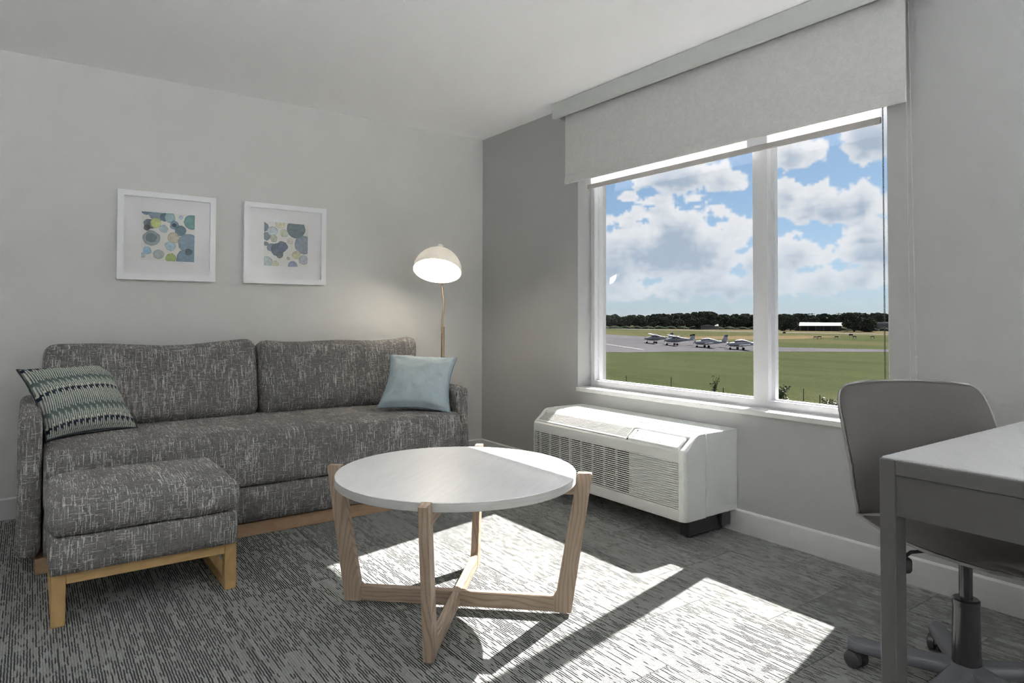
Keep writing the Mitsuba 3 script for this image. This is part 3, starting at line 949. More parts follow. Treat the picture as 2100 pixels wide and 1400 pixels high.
mech = beam((*(HUB - cf * .10), .415), (*(HUB + cf * .10), .415), .12, .045, .008)
obj(oc_ + '__seat_mechanism', mech, 'black_plastic')
lev = HUB + cr * .20 + cf * .03
paddle = soft((0, 0, 0), (.012, .035, .022), (.008, .012, .012), .006)
obj(oc_ + '__tilt_lever', cat(tube([(*(HUB + cr * .05), .41), (*(HUB + cr * .15), .40), (*lev, .385)], .005, 8), moved(paddle, frame_mat((cf[0], cf[1], 0), (cr[0], cr[1], 0), (0, 0, 1), (*lev, .375)))), 'black_plastic')
obj(oc_ + '__gas_lift', at_hub(lathe([(0, .24), (.0165, .24), (.0165, .41), (0, .41)], 32)), 'gloss_black')
obj(oc_ + '__column_cover', at_hub(lathe([(0, .075), (.036, .075), (.036, .08), (.0325, .255), (.034, .258), (.034, .272), (.030, .276), (0, .276)], 40)), 'gloss_black')
arms = [108 + 72 * k for k in range(5)]
hubm = at_hub(lathe([(0, .055), (.045, .055), (.058, .07), (.056, .085), (.040, .098), (0, .098)], 40))
star = obj(oc_ + '__base_hub', hubm, 'base_grey')
for ang in arms:
    d = np.array([math.cos(math.radians(ang)), math.sin(math.radians(ang))])
    s_ = np.array([-d[1], d[0]])
    L = .300
    tt = np.linspace(.0, 1, 14)
    rings = []
    for q in tt:
        r = .02 + q * (L - .02)
        zc = .072 - .010 * q
        hwid = .034 - .010 * q if q < .93 else .024 * math.sqrt(max(0, 1 - ((q - .93) / .075) ** 2)) + .003
        hh = .024 - .004 * q
        al = np.linspace(0, 2 * np.pi, 16, endpoint=False)
        cx_, sx_ = np.sign(np.cos(al)) * np.abs(np.cos(al)) ** .75 * hwid, np.sign(np.sin(al)) * np.abs(np.sin(al)) ** .75 * hh
        ctr = HUB + d * r
        rings.append(np.stack([ctr[0] + s_[0] * cx_, ctr[1] + s_[1] * cx_, zc + .004 + sx_], 1))
    v = np.vstack(rings)
    f = []
    for i in range(len(rings) - 1):
        for k in range(16):
            l = (k + 1) % 16
            f += [[i * 16 + k, i * 16 + l, (i + 1) * 16 + l], [i * 16 + k, (i + 1) * 16 + l, (i + 1) * 16 + k]]
    v = np.vstack([v, rings[0].mean(0), rings[-1].mean(0)])
    for k in range(16):
        l = (k + 1) % 16
        f += [[len(v) - 2, l, k], [len(v) - 1, (len(rings) - 1) * 16 + k, (len(rings) - 1) * 16 + l]]
    m = trimesh.Trimesh(v, f, process=False)
    m.fix_normals()
    obj(oc_ + '__base_arm', m, 'base_grey', 45)
    ctr = HUB + d * (L - .022)
    wh = []
    sw = math.radians(ang + 62)
    ax = np.array([math.cos(sw), math.sin(sw), 0])
    ay = np.array([-ax[1], ax[0], 0])
    wheel = lathe([(0, -.011), (.020, -.011), (.0255, -.008), (.026, 0), (.0255, .008), (.020, .011), (0, .011)], 28)
    key = num(oc_ + '__castor')
    scene[key] = mikit.ply(cat(*[moved(wheel, frame_mat(ay, (0, 0, 1), ax, (*(ctr + s2 * .0145 * ax[:2]), .026))) for s2 in (-1, 1)]), 'black_plastic', 40)
    hood = moved(extrude(Polygon([(.027 * math.cos(a), .027 * math.sin(a)) for a in np.linspace(0, math.pi, 16)]), .006), frame_mat(ay, (0, 0, 1), ax, (*(ctr - .003 * ax[:2]), .027)))
    scene[key + '__hood'] = mikit.ply(hood, 'black_plastic', 40)

# ------------------------------------------------------------------ framed prints
ART1 = [(.08, -.05, .115, 85, 108, 130), (.30, .02, .17, 118, 140, 150), (.42, .09, .085, 78, 96, 108), (.53, .09, .105, 150, 176, 180), (.73, .07, .043, 178, 192, 212), (.95, .15, .165, 106, 148, 146),
        (.15, .25, .11, 70, 88, 96), (.10, .33, .065, 52, 58, 64), (.26, .22, .105, 188, 198, 128), (.61, .24, .09, 98, 128, 148), (.61, .235, .042, 46, 54, 66), (.73, .35, .11, 82, 112, 124), (.41, .33, .087, 164, 182, 186),
        (.19, .54, .165, 134, 150, 154), (.18, .53, .10, 96, 112, 116), (.54, .68, .105, 170, 192, 202), (.60, .50, .12, 186, 182, 164), (.88, .60, .20, 126, 148, 164), (.88, .95, .23, 108, 134, 152), (.89, .785, .07, 70, 80, 86),
        (.11, .80, .085, 150, 182, 202), (.32, .87, .10, 162, 172, 172), (.55, .94, .105, 152, 168, 96), (.02, .90, .055, 176, 190, 196)]
ART2 = [(-.01, .13, .115, 104, 122, 128), (.06, .33, .09, 112, 126, 130), (.19, .21, .12, 188, 198, 202), (.36, .02, .115, 208, 206, 182), (.73, .12, .22, 104, 120, 126), (.45, .23, .095, 192, 198, 182), (.59, .41, .075, 202, 198, 188),
        (.91, .48, .22, 138, 150, 160), (.05, .50, .052, 108, 120, 124), (.41, .55, .13, 92, 102, 118), (.17, .58, .10, 114, 126, 138), (.31, .62, .155, 84, 96, 108), (.40, .58, .10, 98, 108, 126), (.36, .75, .075, 90, 100, 100),
        (.22, .37, .09, 166, 174, 156), (.74, .72, .10, 192, 192, 162), (.55, .81, .042, 184, 178, 162), (.91, .83, .115, 172, 176, 182), (.66, .98, .115, 142, 154, 176), (.07, .92, .13, 178, 188, 186), (.26, .95, .075, 198, 196, 178)]


def art_fn(cx, cz, half, circles):
    def fn(p, n, uv):
        u = (p.x - (cx - half)) / (2 * half)
        v = ((cz + half) - p.z) / (2 * half)
        w1, w2 = (fbm(u * 14, v * 14, 3, 2) - .5) * .030, (fbm(u * 14, v * 14, 9, 2) - .5) * .030
        wash = fbm(u * 22, v * 22, 5, 3)
        col = mix((.74, .73, .70), (.78, .775, .75), wash)
        for a, b, r, cr_, cg, cb in circles:
            d = dr.sqrt(dr.square(u + w1 - a) + dr.square(v + w2 - b)) / r
            m = smoothstep(1.0, .95, d)
            c = np.array(srgb(cr_, cg, cb))
            tone = .78 + .62 * wash - .22 * smoothstep(.72, .97, d)
            col = mix(col, mi.Color3f(c.tolist()) * tone, m * .93)
        return col
    return proc(fn)


for i, (x0, x1, circles, lab) in enumerate(((-2.470, -1.954, ART1, 'white framed print of teal and lime watercolour circles, the left of two above the sofa'),
                                            (-1.790, -1.267, ART2, 'white framed print of grey and cream watercolour circles, nearer the lamp'))):
    z0, z1 = 1.2615, 1.770
    fr = thing('framed_print', lab, 'picture')
    D = .032
    outer_, inner_ = sbox(x0, z0, x1, z1), sbox(x0 + .033, z0 + .034, x1 - .030, z1 - .031)
    bars = []
    for quad in (((x0, z0), (x1, z0), (x1 - .031, z0 + .033), (x0 + .033, z0 + .033)), ((x0, z1), (x0 + .033, z1 - .031), (x1 - .031, z1 - .031), (x1, z1)),
                 ((x0, z0), (x0 + .033, z0 + .033), (x0 + .033, z1 - .031), (x0, z1)), ((x1, z0), (x1, z1), (x1 - .031, z1 - .031), (x1 - .031, z0 + .033))):
        obj(fr + '__frame_bar', extrude(Polygon(quad), D, frame_mat((1, 0, 0), (0, 0, 1), (0, -1, 0), (0, -.003, 0))), 'frame_white', False)
    cx, cz, hf = (x0 + x1) / 2 + .003, 1.516, .140
    mt = sbox(x0 + .031, z0 + .031, x1 - .029, z1 - .029).difference(sbox(cx - hf, cz - hf, cx + hf, cz + hf))
    obj(fr + '__mat_board', extrude(mt, .003, frame_mat((1, 0, 0), (0, 0, 1), (0, -1, 0), (0, -.016, 0))), 'mat_board', False)
    mat(f'art_print_{i}', pr(art_fn(cx, cz, hf, circles), .9, .1))
    obj(fr + '__print', bx((cx - hf - .004, -.016, cz - hf - .004), (cx + hf + .004, -.014, cz + hf + .004)), f'art_print_{i}', False, 'watercolour circles on white paper')
    obj(fr + '__glazing', trimesh.Trimesh([(x0 + .031, -.0205, z0 + .031), (x1 - .029, -.0205, z0 + .031), (x1 - .029, -.0205, z1 - .029), (x0 + .031, -.0205, z1 - .029)], [[0, 1, 2], [0, 2, 3]], process=False), 'pane_glass', False)

# ------------------------------------------------------------------ floor lamp in the corner
lp = thing('floor_lamp', 'brass floor lamp with a tilted white dome shade, lit, in the corner beside the sofa', 'lamp')
LX, LY = -.525, -.30
obj(lp + '__base', moved(lathe([(0, 0), (.128, 0), (.13, .004), (.126, .012), (.02, .016), (.012, .03), (0, .03)], 56), frame_mat((1, 0, 0), (0, 1, 0), (0, 0, 1), (LX, LY, 0))), 'aged_brass')
obj(lp + '__lower_pole', moved(trimesh.creation.cylinder(.0122, .985 - .016, sections=24), frame_mat((1, 0, 0), (0, 1, 0), (0, 0, 1), (LX, LY, (.985 + .016) / 2))), 'aged_brass')
toc = np.array([-(LX - CAM[0]), -(LY - CAM[1])])
toc /= np.linalg.norm(toc)                      # towards the sofa's front, the way the dome opens
rt = np.array([-toc[1], toc[0]])
cen = np.array([LX - .008, LY, 1.360]) + np.array([toc[0], toc[1], 0]) * .185 - np.array([rt[0], rt[1], 0]) * .032           # centre of the shade's rim
axis = np.array([toc[0] * .44 - rt[0] * .10, toc[1] * .44 - rt[1] * .10, -.89])
axis /= np.linalg.norm(axis)                    # from the crown to the opening
Zx = -axis
Xx = np.cross([0, 0, 1], Zx)
Xx /= np.linalg.norm(Xx)
Yx = np.cross(Zx, Xx)
SR = .163
dome_o = [(SR * math.cos(a), SR * 1.02 * math.sin(a)) for a in np.linspace(0, math.pi / 2 - .16, 22)]
outer_p = dome_o + [(.026, SR * 1.02), (.024, SR * 1.02 + .004), (.021, SR * 1.02 + .034), (.019, SR * 1.02 + .038), (0, SR * 1.02 + .038)]
inner_p = [(SR - .003, 0)] + [((SR - .003) * math.cos(a), (SR - .003) * 1.02 * math.sin(a)) for a in np.linspace(0.02, math.pi / 2, 22)]
shade_m = lathe(inner_p[::-1] + outer_p, 72)
SM = frame_mat(Xx, Yx, Zx, cen)
obj(lp + '__shade', moved(shade_m, SM), 'lamp_shade_opal', 40)
gl = cen + Zx * .036
globe = trimesh.creation.icosphere(4, .074)
gk = obj(lp + '__globe', moved(globe, frame_mat((1, 0, 0), (0, 1, 0), (0, 0, 1), gl)), 'globe_glass', True, 'glowing white globe bulb')
LAMP_POWER = 3.6
scene[gk]['emitter'] = {'type': 'area', 'radiance': rgb(np.array([1.0, .86, .70]) * 3.0 * LAMP_POWER)}
neck = cen + Zx * (SR * 1.02 + .02)
back_ = -np.array([toc[0], toc[1], 0])
tv = np.array([toc[0], toc[1], 0])
rv = np.array([rt[0], rt[1], 0])
pts = [np.array([LX, LY, .97]), np.array([LX, LY, 1.06]) - rv * .000, np.array([LX, LY, 1.14]) + rv * .006 - tv * .004, np.array([LX, LY, 1.24]) - rv * .004 - tv * .012, np.array([LX, LY, 1.34]) - rv * .008 - tv * .02,
       np.array([LX, LY, 1.46]) - rv * .008 - tv * .012, np.array([LX, LY, 1.53]) + tv * .008, neck + Zx * .006]
P_ = np.array(pts)
from scipy.interpolate import CubicSpline
sp = CubicSpline(np.linspace(0, 1, len(P_)), P_)(np.linspace(0, 1, 60))
obj(lp + '__upper_pole', tube(sp, .0068, 14), 'aged_brass', True)
obj(lp + '__joint_screw', cat(moved(trimesh.creation.cylinder(.0062, .012, sections=18), frame_mat((rt[0], rt[1], 0), (0, 0, 1), (toc[0], toc[1], 0), (LX + toc[0] * .016, LY + toc[1] * .016, .94))),
                              moved(trimesh.creation.icosphere(2, .0064), frame_mat((1, 0, 0), (0, 1, 0), (0, 0, 1), (LX + toc[0] * .022, LY + toc[1] * .022, .94)))), 'aged_brass')

# ------------------------------------------------------------------ two fill lamps added in the unseen part of the room, behind the desk and behind the camera
for UX, UY, UZ, up_power in ((-.22, -6.05, 1.25, 4.6), (-4.1, -4.0, 1.25, 3.3)):
    up = thing('added_fill_lamp', 'added fill light shaped as a slender brass floor lamp with an upturned white bowl', 'lamp', 'added fill uplights')
    at = lambda m, z=UZ: moved(m, frame_mat((1, 0, 0), (0, 1, 0), (0, 0, 1), (UX, UY, z)))
    obj(up + '__base', at(lathe([(0, 0), (.14, 0), (.14, .012), (.02, .02), (0, .02)], 40), 0), 'aged_brass')
    obj(up + '__pole', at(trimesh.creation.cylinder(.012, UZ - .016, sections=20), (UZ + .02) / 2), 'aged_brass')
    obj(up + '__bowl', at(lathe([(0, 0), (.06, .005), (.13, .05), (.17, .11), (.166, .11), (.126, .054), (.058, .009), (0, .004)], 48)), 'lamp_shade_white', 40)
    uk = obj(up + '__diffuser', at(lathe([(0, .10), (.16, .10), (.16, .108), (0, .112)], 40)), 'globe_glass', False, 'frosted glowing disc')
    scene[uk]['emitter'] = {'type': 'area', 'radiance': rgb(np.array([.975, .99, 1.03]) * 40.0 * up_power)}

# ------------------------------------------------------------------ outside: the airfield
G = -6.0


def grass_fn(p, n, uv):
    mow = noise(p.x * .42 + fbm(p.x * .02, p.y * .012, 3, 2) * 9, p.y * .02, 1)
    fine = fbm(p.x * 1.9, p.y * .35, 2, 3)
    big = fbm(p.x * .03, p.y * .018, 7, 3)
    tuft = fbm(p.x * 9, p.y * 9, 4, 2)
    dry = smoothstep(.44, .66, fbm(p.x * .022, p.y * .011, 12, 3) + .0016 * (p.x - 150))
    c = mix((.0195, .026, .0118), (.039, .046, .0225), dr.clip(.35 * mow + .40 * fine + .55 * (big - .2), 0, 1))
    c = mix(c, (.062, .054, .030), dry * .4)
    return c * (.72 + .56 * tuft)


def tarmac_fn(p, n, uv):
    a = fbm(p.x * .10, p.y * .05, 3, 3)
    b = fbm(p.x * 1.7, p.y * .5, 6, 2)
    return mix((.046, .046, .050), (.070, .070, .074), .6 * a + .4 * b)


def strip_fn(p, n, uv):
    return mix((.085, .084, .079), (.12, .117, .11), fbm(p.x * .4, p.y * .06, 2, 3))


mat('grass', {'type': 'diffuse', 'reflectance': proc(grass_fn)})
mat('tarmac', {'type': 'diffuse', 'reflectance': proc(tarmac_fn)})
mat('pale_concrete', {'type': 'diffuse', 'reflectance': proc(strip_fn)})
mat('line_paint', pr((.13, .13, .12), .8, .1))
mat('dry_grass', pr(proc(lambda p, n, uv: mix((.062, .050, .028), (.092, .073, .043), fbm(p.x * .3, p.y * .05, 2, 3))), 1.0, 0.0))


def sheet(pts, z, m, key, label, kind='structure'):
    """A level area of ground: a polygon in x and y with a rim going down."""
    return obj(key, extrude(Polygon(pts), .06, frame_mat((1, 0, 0), (0, 1, 0), (0, 0, 1), (0, 0, z - .06))), m, False, label, kind=kind)


obj('ground', bx((.6, -1500, G - .5), (3000, 2500, G)), 'grass', False, 'mown green airfield grass', kind='structure')
sheet([(88, 130), (88.5, 93.5), (92.5, 88.8), (104, 85.5), (112, 80), (121, 74.5), (139.5, 60.6), (152, 28), (166, -10), (176, -10), (163, 30), (150.5, 65), (139, 84), (150, 110), (160, 134), (171, 153), (186, 196), (150, 205)], G + .03, 'tarmac', 'apron', 'grey tarmac apron with parked aircraft')
sheet([(120.2, 126), (119.6, 126.4), (102.7, 94.6), (103.4, 94.2)], G + .05, 'line_paint', 'apron_line', 'worn white line on the apron')
sheet([(272, 400), (268, 300), (272, 200), (281.5, 126), (300, 20), (312, 20), (291, 127), (282, 200), (277, 300), (282, 400)], G + .03, 'pale_concrete', 'runway', 'pale runway strip across the field')
sheet([(292, 400), (291, 250), (297, 170), (312, 100), (330, 20), (362, 20), (345, 110), (333, 190), (330, 290), (335, 400)], G + .02, 'dry_grass', 'dry_verge', 'strip of dry tan grass beyond the runway')
sheet([(169, 132), (173, 150), (196, 150), (240, 140), (236, 122), (200, 116), (176, 121)], G + .02, 'dry_grass', 'dry_patch', 'tan bare patch behind the parked aircraft')


def bearing(az, D, z=G):
    """A point on the field D metres from the room, az degrees from the window's outward direction."""
    return np.array([CAM[0] + D * math.cos(math.radians(az)), CAM[1] + D * math.sin(math.radians(az)), z])


def leaf_fn(p, n, uv):
    g = fbm(p.x * .9, p.y * .9, p.z * .9, 3)
    return mix((.012, .017, .013), (.034, .041, .029), g)


def leaf2_fn(p, n, uv):
    return mix((.02, .036, .012), (.075, .105, .05), noise(p.x * 9, p.y * 9, p.z * 9))


mat('tree_leaves', {'type': 'diffuse', 'reflectance': proc(leaf_fn)})
mat('bark', pr((.05, .042, .035), .9, .1))
scene['young_leaf'] = {'type': 'twosided', 'bsdf': pr(proc(leaf2_fn), .5, .3)}
mat('dark_stem', pr((.035, .05, .025), .8, .2))


def crown(seed, w, low):
    """A tree's crown one unit high: overlapping lumps of leaves."""
    r = np.random.default_rng(seed)
    parts = []
    for k in range(20):
        a, q = r.uniform(0, 6.28), math.sqrt(r.uniform(0, 1)) * w * .40
        z = r.uniform(low + .10, .88)
        rad = r.uniform(.09, .18) * (1.15 - .5 * abs(z - .5)) * (1 + .4 * (w - .8))
        ball = trimesh.creation.icosphere(3, 1.0)
        v = np.array(ball.vertices)
        v = v * (1 + .75 * (meshkit.fbm(v * 2.3 + 5 * k + seed, 2, seed) - .5) + .75 * (meshkit.noise(v * 7.5 + 3 * k, seed) - .5))[:, None]
        parts.append(trimesh.Trimesh(v * rad * [1.15, 1.15, .95] + [q * math.cos(a), q * math.sin(a), min(z, 1 - rad * .9)], ball.faces, process=False))
    m = cat(*parts)
    m.vertices[:, 2] *= 1 / m.vertices[:, 2].max()
    return m


CROWNS = [mikit.ply(crown(31 + k, w, .12), 'tree_leaves', False) for k, w in enumerate((.85, 1.1, .95, 1.35))]
TRUNK = mikit.ply(tube([(0, 0, 0), (.01, 0, .2), (-.01, .01, .45)], [.035, .028, .018], 7), 'bark', True)


def tree(label, az, D, h, kind, group=None, wide=1.0):
    t = thing('tree', label, 'tree', group)
    p = bearing(az, D)
    M = T().translate(p.tolist()).rotate([0, 0, 1], float(rng.uniform(0, 360))).scale([h * wide, h * wide, h])
    scene[t + '__crown'] = {**CROWNS[kind], 'to_world': M}
    scene[t + '__trunk'] = {**TRUNK, 'to_world': M}


# the dark tree line at the far side of the airfield, rising and falling
sky_line = np.array([(47.5, 5.2), (44, 5.0), (42.6, 5.4), (41.6, 6.2), (40.6, 7.0), (39.8, 8.0), (39.2, 7.2), (38.6, 9.2), (38.0, 9.6), (37.4, 8.6), (36.8, 7.0), (36.0, 7.4), (35.2, 6.6), (34.2, 6.8), (33.4, 5.8), (32.4, 7.0), (31.7, 7.6), (31.3, 8.4), (30.9, 6.4), (30.2, 5.8), (28, 6.0), (26.0, 8.0), (25.2, 8.2), (24.0, 7.6)])
a_ = 47.4
i = 0
while a_ > 24.0:
    D = 405 + rng.uniform(0, 28)
    h = (6.2 + .38 * np.interp(-a_, -sky_line[:, 0], sky_line[:, 1])) * rng.uniform(.93, 1.05) * D / 405
    if not (26.9 < a_ < 31.0):
        tree('dark green tree in the long tree line beyond the airfield', a_, D, h, i % 4, 'trees of the far tree line', 1.15)
    a_ -= rng.uniform(.42, .62)
    i += 1
for k, a_ in enumerate(np.arange(31.3, 26.6, -.50)):
    tree('dark tree in the low row showing above the white roofed shed', a_, 640 + 12 * (k % 3), 9.6 + .8 * math.sin(k * 1.7) + .12 * k, k % 4, 'trees behind the shed', 1.0)
tree('tallest tree of the left pane, a dark clump beside the low house', 37.75, 398, 10.2, 1, None, 1.1)
tree('broad dark oak standing right of the white roofed shed', 27.0, 368, 9.6, 3, None, 1.30)
tree('second dark oak between the shed and the grey building', 26.25, 372, 8.8, 1, None, 1.15)
tree('rounded tree at the left end of the white roofed shed', 31.5, 372, 7.6, 3, None, 1.0)
obj('scrub_band', trimesh.util.concatenate([moved(trimesh.creation.icosphere(1, 1.0), np.diag([1, 1, 1, 1.0]) @ frame_mat((2.6, 0, 0), (0, 2.6, 0), (0, 0, 1.3 + .5 * math.sin(k)), bearing(47.5 - k * .148, 399 + 2.5 * math.sin(k * 2.3)))) for k in range(160)]), 'tree_leaves', True,
    'low dark scrub along the foot of the tree line', 'scrub', kind='stuff')

# buildings on the far side
mat('roof_white', pr((.17, .178, .19), .6, .3))
mat('shed_dark', pr((.045, .045, .05), .8, .2))
mat('shed_post', pr((.12, .12, .12), .7, .2))
mat('building_grey', pr((.11, .11, .115), .8, .2))
mat('house_wall', pr((.10, .095, .10), .8, .2))


def on_line(p, q, s, z):
    return np.array([p[0] + (q[0] - p[0]) * s, p[1] + (q[1] - p[1]) * s, z])


def bar(a, b, w, h, m, key, **kw):
    return obj(key, beam(a, b, w, h, 0), m, False, **kw)


p0, p1 = np.array([315.0, 185.3]), np.array([331.5, 169.3])
d0 = (p1 - p0) / np.linalg.norm(p1 - p0)
n0 = np.array([-d0[1], d0[0]])
n0 = n0 if n0 @ np.array([1, .6]) > 0 else -n0
shed = thing('shed', 'long open shed with a white roof and dark bays across the runway', 'building')
LS = np.linalg.norm(p1 - p0)
SMAT = frame_mat((d0[0], d0[1], 0), (n0[0], n0[1], 0), (0, 0, 1), (p0[0], p0[1], G))
obj(shed + '__back_wall', moved(bx((0, 9, 0), (LS, 9.3, 3.0)), SMAT), 'shed_dark', False)
obj(shed + '__side_wall', moved(bx((0, 0, 0), (.3, 9, 2.8)), SMAT), 'shed_dark', False)
roof = trimesh.Trimesh([(-.6, -.8, 2.75), (LS + .6, -.8, 2.75), (LS - .4, 6, 4.35), (1.6, 6, 4.35), (-.6, 12, 2.9), (LS + .6, 12, 2.9), (-.6, -.8, 2.55), (LS + .6, -.8, 2.55)], [[0, 1, 2], [0, 2, 3], [3, 2, 5], [3, 5, 4], [6, 7, 1], [6, 1, 0]], process=False)
obj(shed + '__roof', moved(roof, SMAT), 'roof_white', False, 'white metal roof')
for k in range(7):
    x = .2 + (LS - .4) * k / 6
    obj(shed + '__post', moved(bx((x - .14, -.2, 0), (x + .14, .1, 2.6)), SMAT), 'shed_post', False)
grey = thing('grey_building', 'low grey metal building with a white roof edge at the right edge of the glass', 'building')
q0 = bearing(26.2, 396)
q1 = bearing(23.6, 410)
d1 = (q1 - q0)[:2] / np.linalg.norm((q1 - q0)[:2])
n1 = np.array([-d1[1], d1[0]])
n1 = n1 if n1 @ np.array([1, .5]) > 0 else -n1
GM = frame_mat((d1[0], d1[1], 0), (n1[0], n1[1], 0), (0, 0, 1), q0)
LG = np.linalg.norm((q1 - q0)[:2])
obj(grey + '__wall', moved(bx((0, 0, 0), (LG, 10, 3.6)), GM), 'building_grey', False)
obj(grey + '__roof', moved(bx((-.3, -.4, 3.6), (LG, 10.3, 4.5)), GM), 'roof_white', False)
obj(grey + '__window', moved(bx((6.0, -.06, 1.5), (7.4, .02, 2.1)), GM), 'shed_dark', False)
house = thing('low_house', 'low dark house in front of the tree clump left of the mullion', 'building')
h0 = bearing(38.35, 392)
h1 = bearing(36.95, 392)
d2 = (h1 - h0)[:2] / np.linalg.norm((h1 - h0)[:2])
HM = frame_mat((d2[0], d2[1], 0), (-d2[1], d2[0], 0), (0, 0, 1), h0)
LH = np.linalg.norm((h1 - h0)[:2])
obj(house + '__wall', moved(bx((0, 0, 0), (LH, 6, 2.0)), HM), 'house_wall', False)
obj(house + '__roof', moved(extrude(Polygon([(-.4, 1.95), (6.4, 1.95), (3.0, 2.9)]), LH, frame_mat((0, 1, 0), (0, 0, 1), (1, 0, 0))), HM), 'building_grey', False)

# utility poles above the trees and by the grey building
mat('pole_wood', pr((.035, .03, .027), .9, .1))
for az, D, top, lab in ((32.15, 520, 9.2, 'utility pole above the trees just right of the mullion'), (30.16, 520, 9.8, 'left one of the pair of utility poles above the shed'), (29.93, 520, 9.9, 'right one of the pair of utility poles above the shed'),
                        (28.05, 500, 10.0, 'utility pole above the right end of the shed'), (27.62, 500, 10.0, 'utility pole beside the crown of the broad oak'), (25.50, 388, 6.2, 'bare utility pole in front of the grey building')):
    pl = thing('utility_pole', lab, 'pole')
    b = bearing(az, D)
    obj(pl + '__post', beam(b, b + [0, 0, top], .34, .34, 0, (1, 0, 0)), 'pole_wood', False)
    if top > 8:
        sd = np.array([-math.sin(math.radians(az)), math.cos(math.radians(az)), 0])
        obj(pl + '__crossarm', beam(b - sd * 1.7 + [0, 0, top - .5], b + sd * 1.7 + [0, 0, top - .5], .25, .3, 0), 'pole_wood', False)

# signs and light boxes on the field
mat('sign_black', pr((.018, .018, .018), .7, .2))
mat('sign_face', pr((.05, .05, .045), .7, .2))
for (x, y), w, h, lab in (((184.0, 147.5), 1.0, .55, 'black taxiway sign behind the third aircraft'), ((250.0, 153.4), 1.1, .65, 'black taxiway sign just right of the mullion'), ((243.5, 122.4), 1.3, .55, 'black taxiway sign above the row of light boxes')):
    sg = thing('taxiway_sign', lab, 'sign')
    v = np.array([x, y]) - CAM[:2]
    v /= np.linalg.norm(v)
    SM_ = frame_mat((v[1], -v[0], 0), (v[0], v[1], 0), (0, 0, 1), (x, y, G))
    obj(sg + '__board', moved(bx((-w / 2, -.15, .35), (w / 2, .15, .35 + h), .04), SM_), 'sign_black', False)
    for s_ in (-1, 1):
        obj(sg + '__leg', moved(bx((s_ * w * .35 - .06, -.06, 0), (s_ * w * .35 + .06, .06, .4)), SM_), 'sign_black', False)
for k, ((x, y), lab) in enumerate((((200.6, 111.7), 'leftmost light box on the grass, on a low dark frame'), ((204.1, 112.3), 'light box right beside the leftmost one'), ((209.0, 109.3), 'light box third from the left, on two legs'),
                                   ((216.7, 107.4), 'light box fourth from the left, on two legs'), ((221.9, 104.2), 'rightmost light box on the grass, on two legs'))):
    lb = thing('light_box', lab, 'light box')
    v = np.array([x, y]) - CAM[:2]
    v /= np.linalg.norm(v)
    SM_ = frame_mat((v[1], -v[0], 0), (v[0], v[1], 0), (0, 0, 1), (x, y, G))
    obj(lb + '__box', moved(bx((-.55, -.4, .62), (.55, .4, .98), .03), SM_), 'sign_face', False)
    for s_ in (-1, 1):
        obj(lb + '__leg', moved(bx((s_ * .45 - .05, -.05, 0), (s_ * .45 + .05, .05, .64)), SM_), 'sign_black', False)

# the wire fence along the near edge of the field
mat('fence_steel', pr((.020, .024, .017), .6, .3))
fence = thing('wire_fence', 'thin wire fence with slender posts along the near edge of the grass', 'fence')
fx = 43.0
for y, h in ((46.0, 1.5), (40.6, 1.5), (35.15, 1.78), (29.7, 1.3), (25.6, 1.3), (22.75, 1.85), (21.5, 1.5), (17.0, 1.5), (12.0, 1.5)):
    obj(fence + '__post', bx((fx - .02, y - .022, G), (fx + .02, y + .022, G + h), .004), 'fence_steel', False)
for z in (.12, .36, .60, .84, 1.08, 1.30):
    obj(fence + '__wire', bx((fx - .003, 7, G + z - .003), (fx + .003, 47, G + z + .003)), 'fence_steel', False)


def leafy(base, label, x, y, h, spread, nstem, nleaf, size, seed, pale=True, z0=G):
    t = thing(base, label, 'shrub')
    r = np.random.default_rng(seed)
    st, V, F = [], [], []
    for k in range(nstem):
        a, l = r.uniform(0, 6.28), h * r.uniform(.55, 1)
        tip = np.array([math.cos(a) * spread * r.uniform(.3, 1), math.sin(a) * spread * r.uniform(.3, 1), l])
        mid = tip * [.35, .35, .55]
        c = np.array([x, y, z0])
        P = CubicSpline([0, .5, 1], np.array([c, c + mid, c + tip]))(np.linspace(0, 1, 7))
        st.append(tube(P, np.linspace(.022, .006, 7), 5))
        for q in range(nleaf):
            u = r.uniform(.25, 1.0)
            o = c + (mid * u * 2 if u < .5 else mid + (tip - mid) * (u - .5) * 2) + r.normal(0, .05, 3)
            d = r.normal(0, 1, 3)
            d /= np.linalg.norm(d)
            w = np.cross(d, r.normal(0, 1, 3))
            w /= np.linalg.norm(w)
            s = size * r.uniform(.6, 1.2)
            i0 = len(V)
            V += [o, o + d * s * .5 + w * s * .26, o + d * s, o + d * s * .5 - w * s * .26]
            F += [[i0, i0 + 1, i0 + 2], [i0, i0 + 2, i0 + 3]]
    scene[t + '__stem'] = mikit.ply(cat(*st), 'dark_stem', True)
    scene[t + '__foliage'] = mikit.ply(trimesh.Trimesh(V, F, process=False), 'young_leaf' if pale else 'tree_leaves', False)
    labels[t + '__stem'] = labels[t + '__foliage'] = {'kind': 'stuff'}


leafy('tall_weed', 'tall thin weed in front of the fence, left of the mullion', 42.4, 30.2, 2.35, .62, 13, 26, .13, 3, False)
leafy('bush', 'pale leafed bush at the bottom of the right pane by the mullion', 42.2, 24.5, 2.0, 1.15, 30, 40, .22, 5)
leafy('bush', 'pale leafed bush at the bottom of the right pane behind the chair', 42.2, 19.9, 1.5, 1.0, 24, 36, .22, 8)

# ------------------------------------------------------------------ parked aircraft
mat('plane_white', pr((.20, .21, .23), .35, .4))
mat('plane_grey', pr((.16, .17, .19), .4, .4))
mat('plane_glass', pr((.012, .015, .02), .15, .5))
mat('plane_stripe', pr((.035, .045, .085), .4, .4))
mat('tyre', pr((.012, .012, .012), .8, .2))


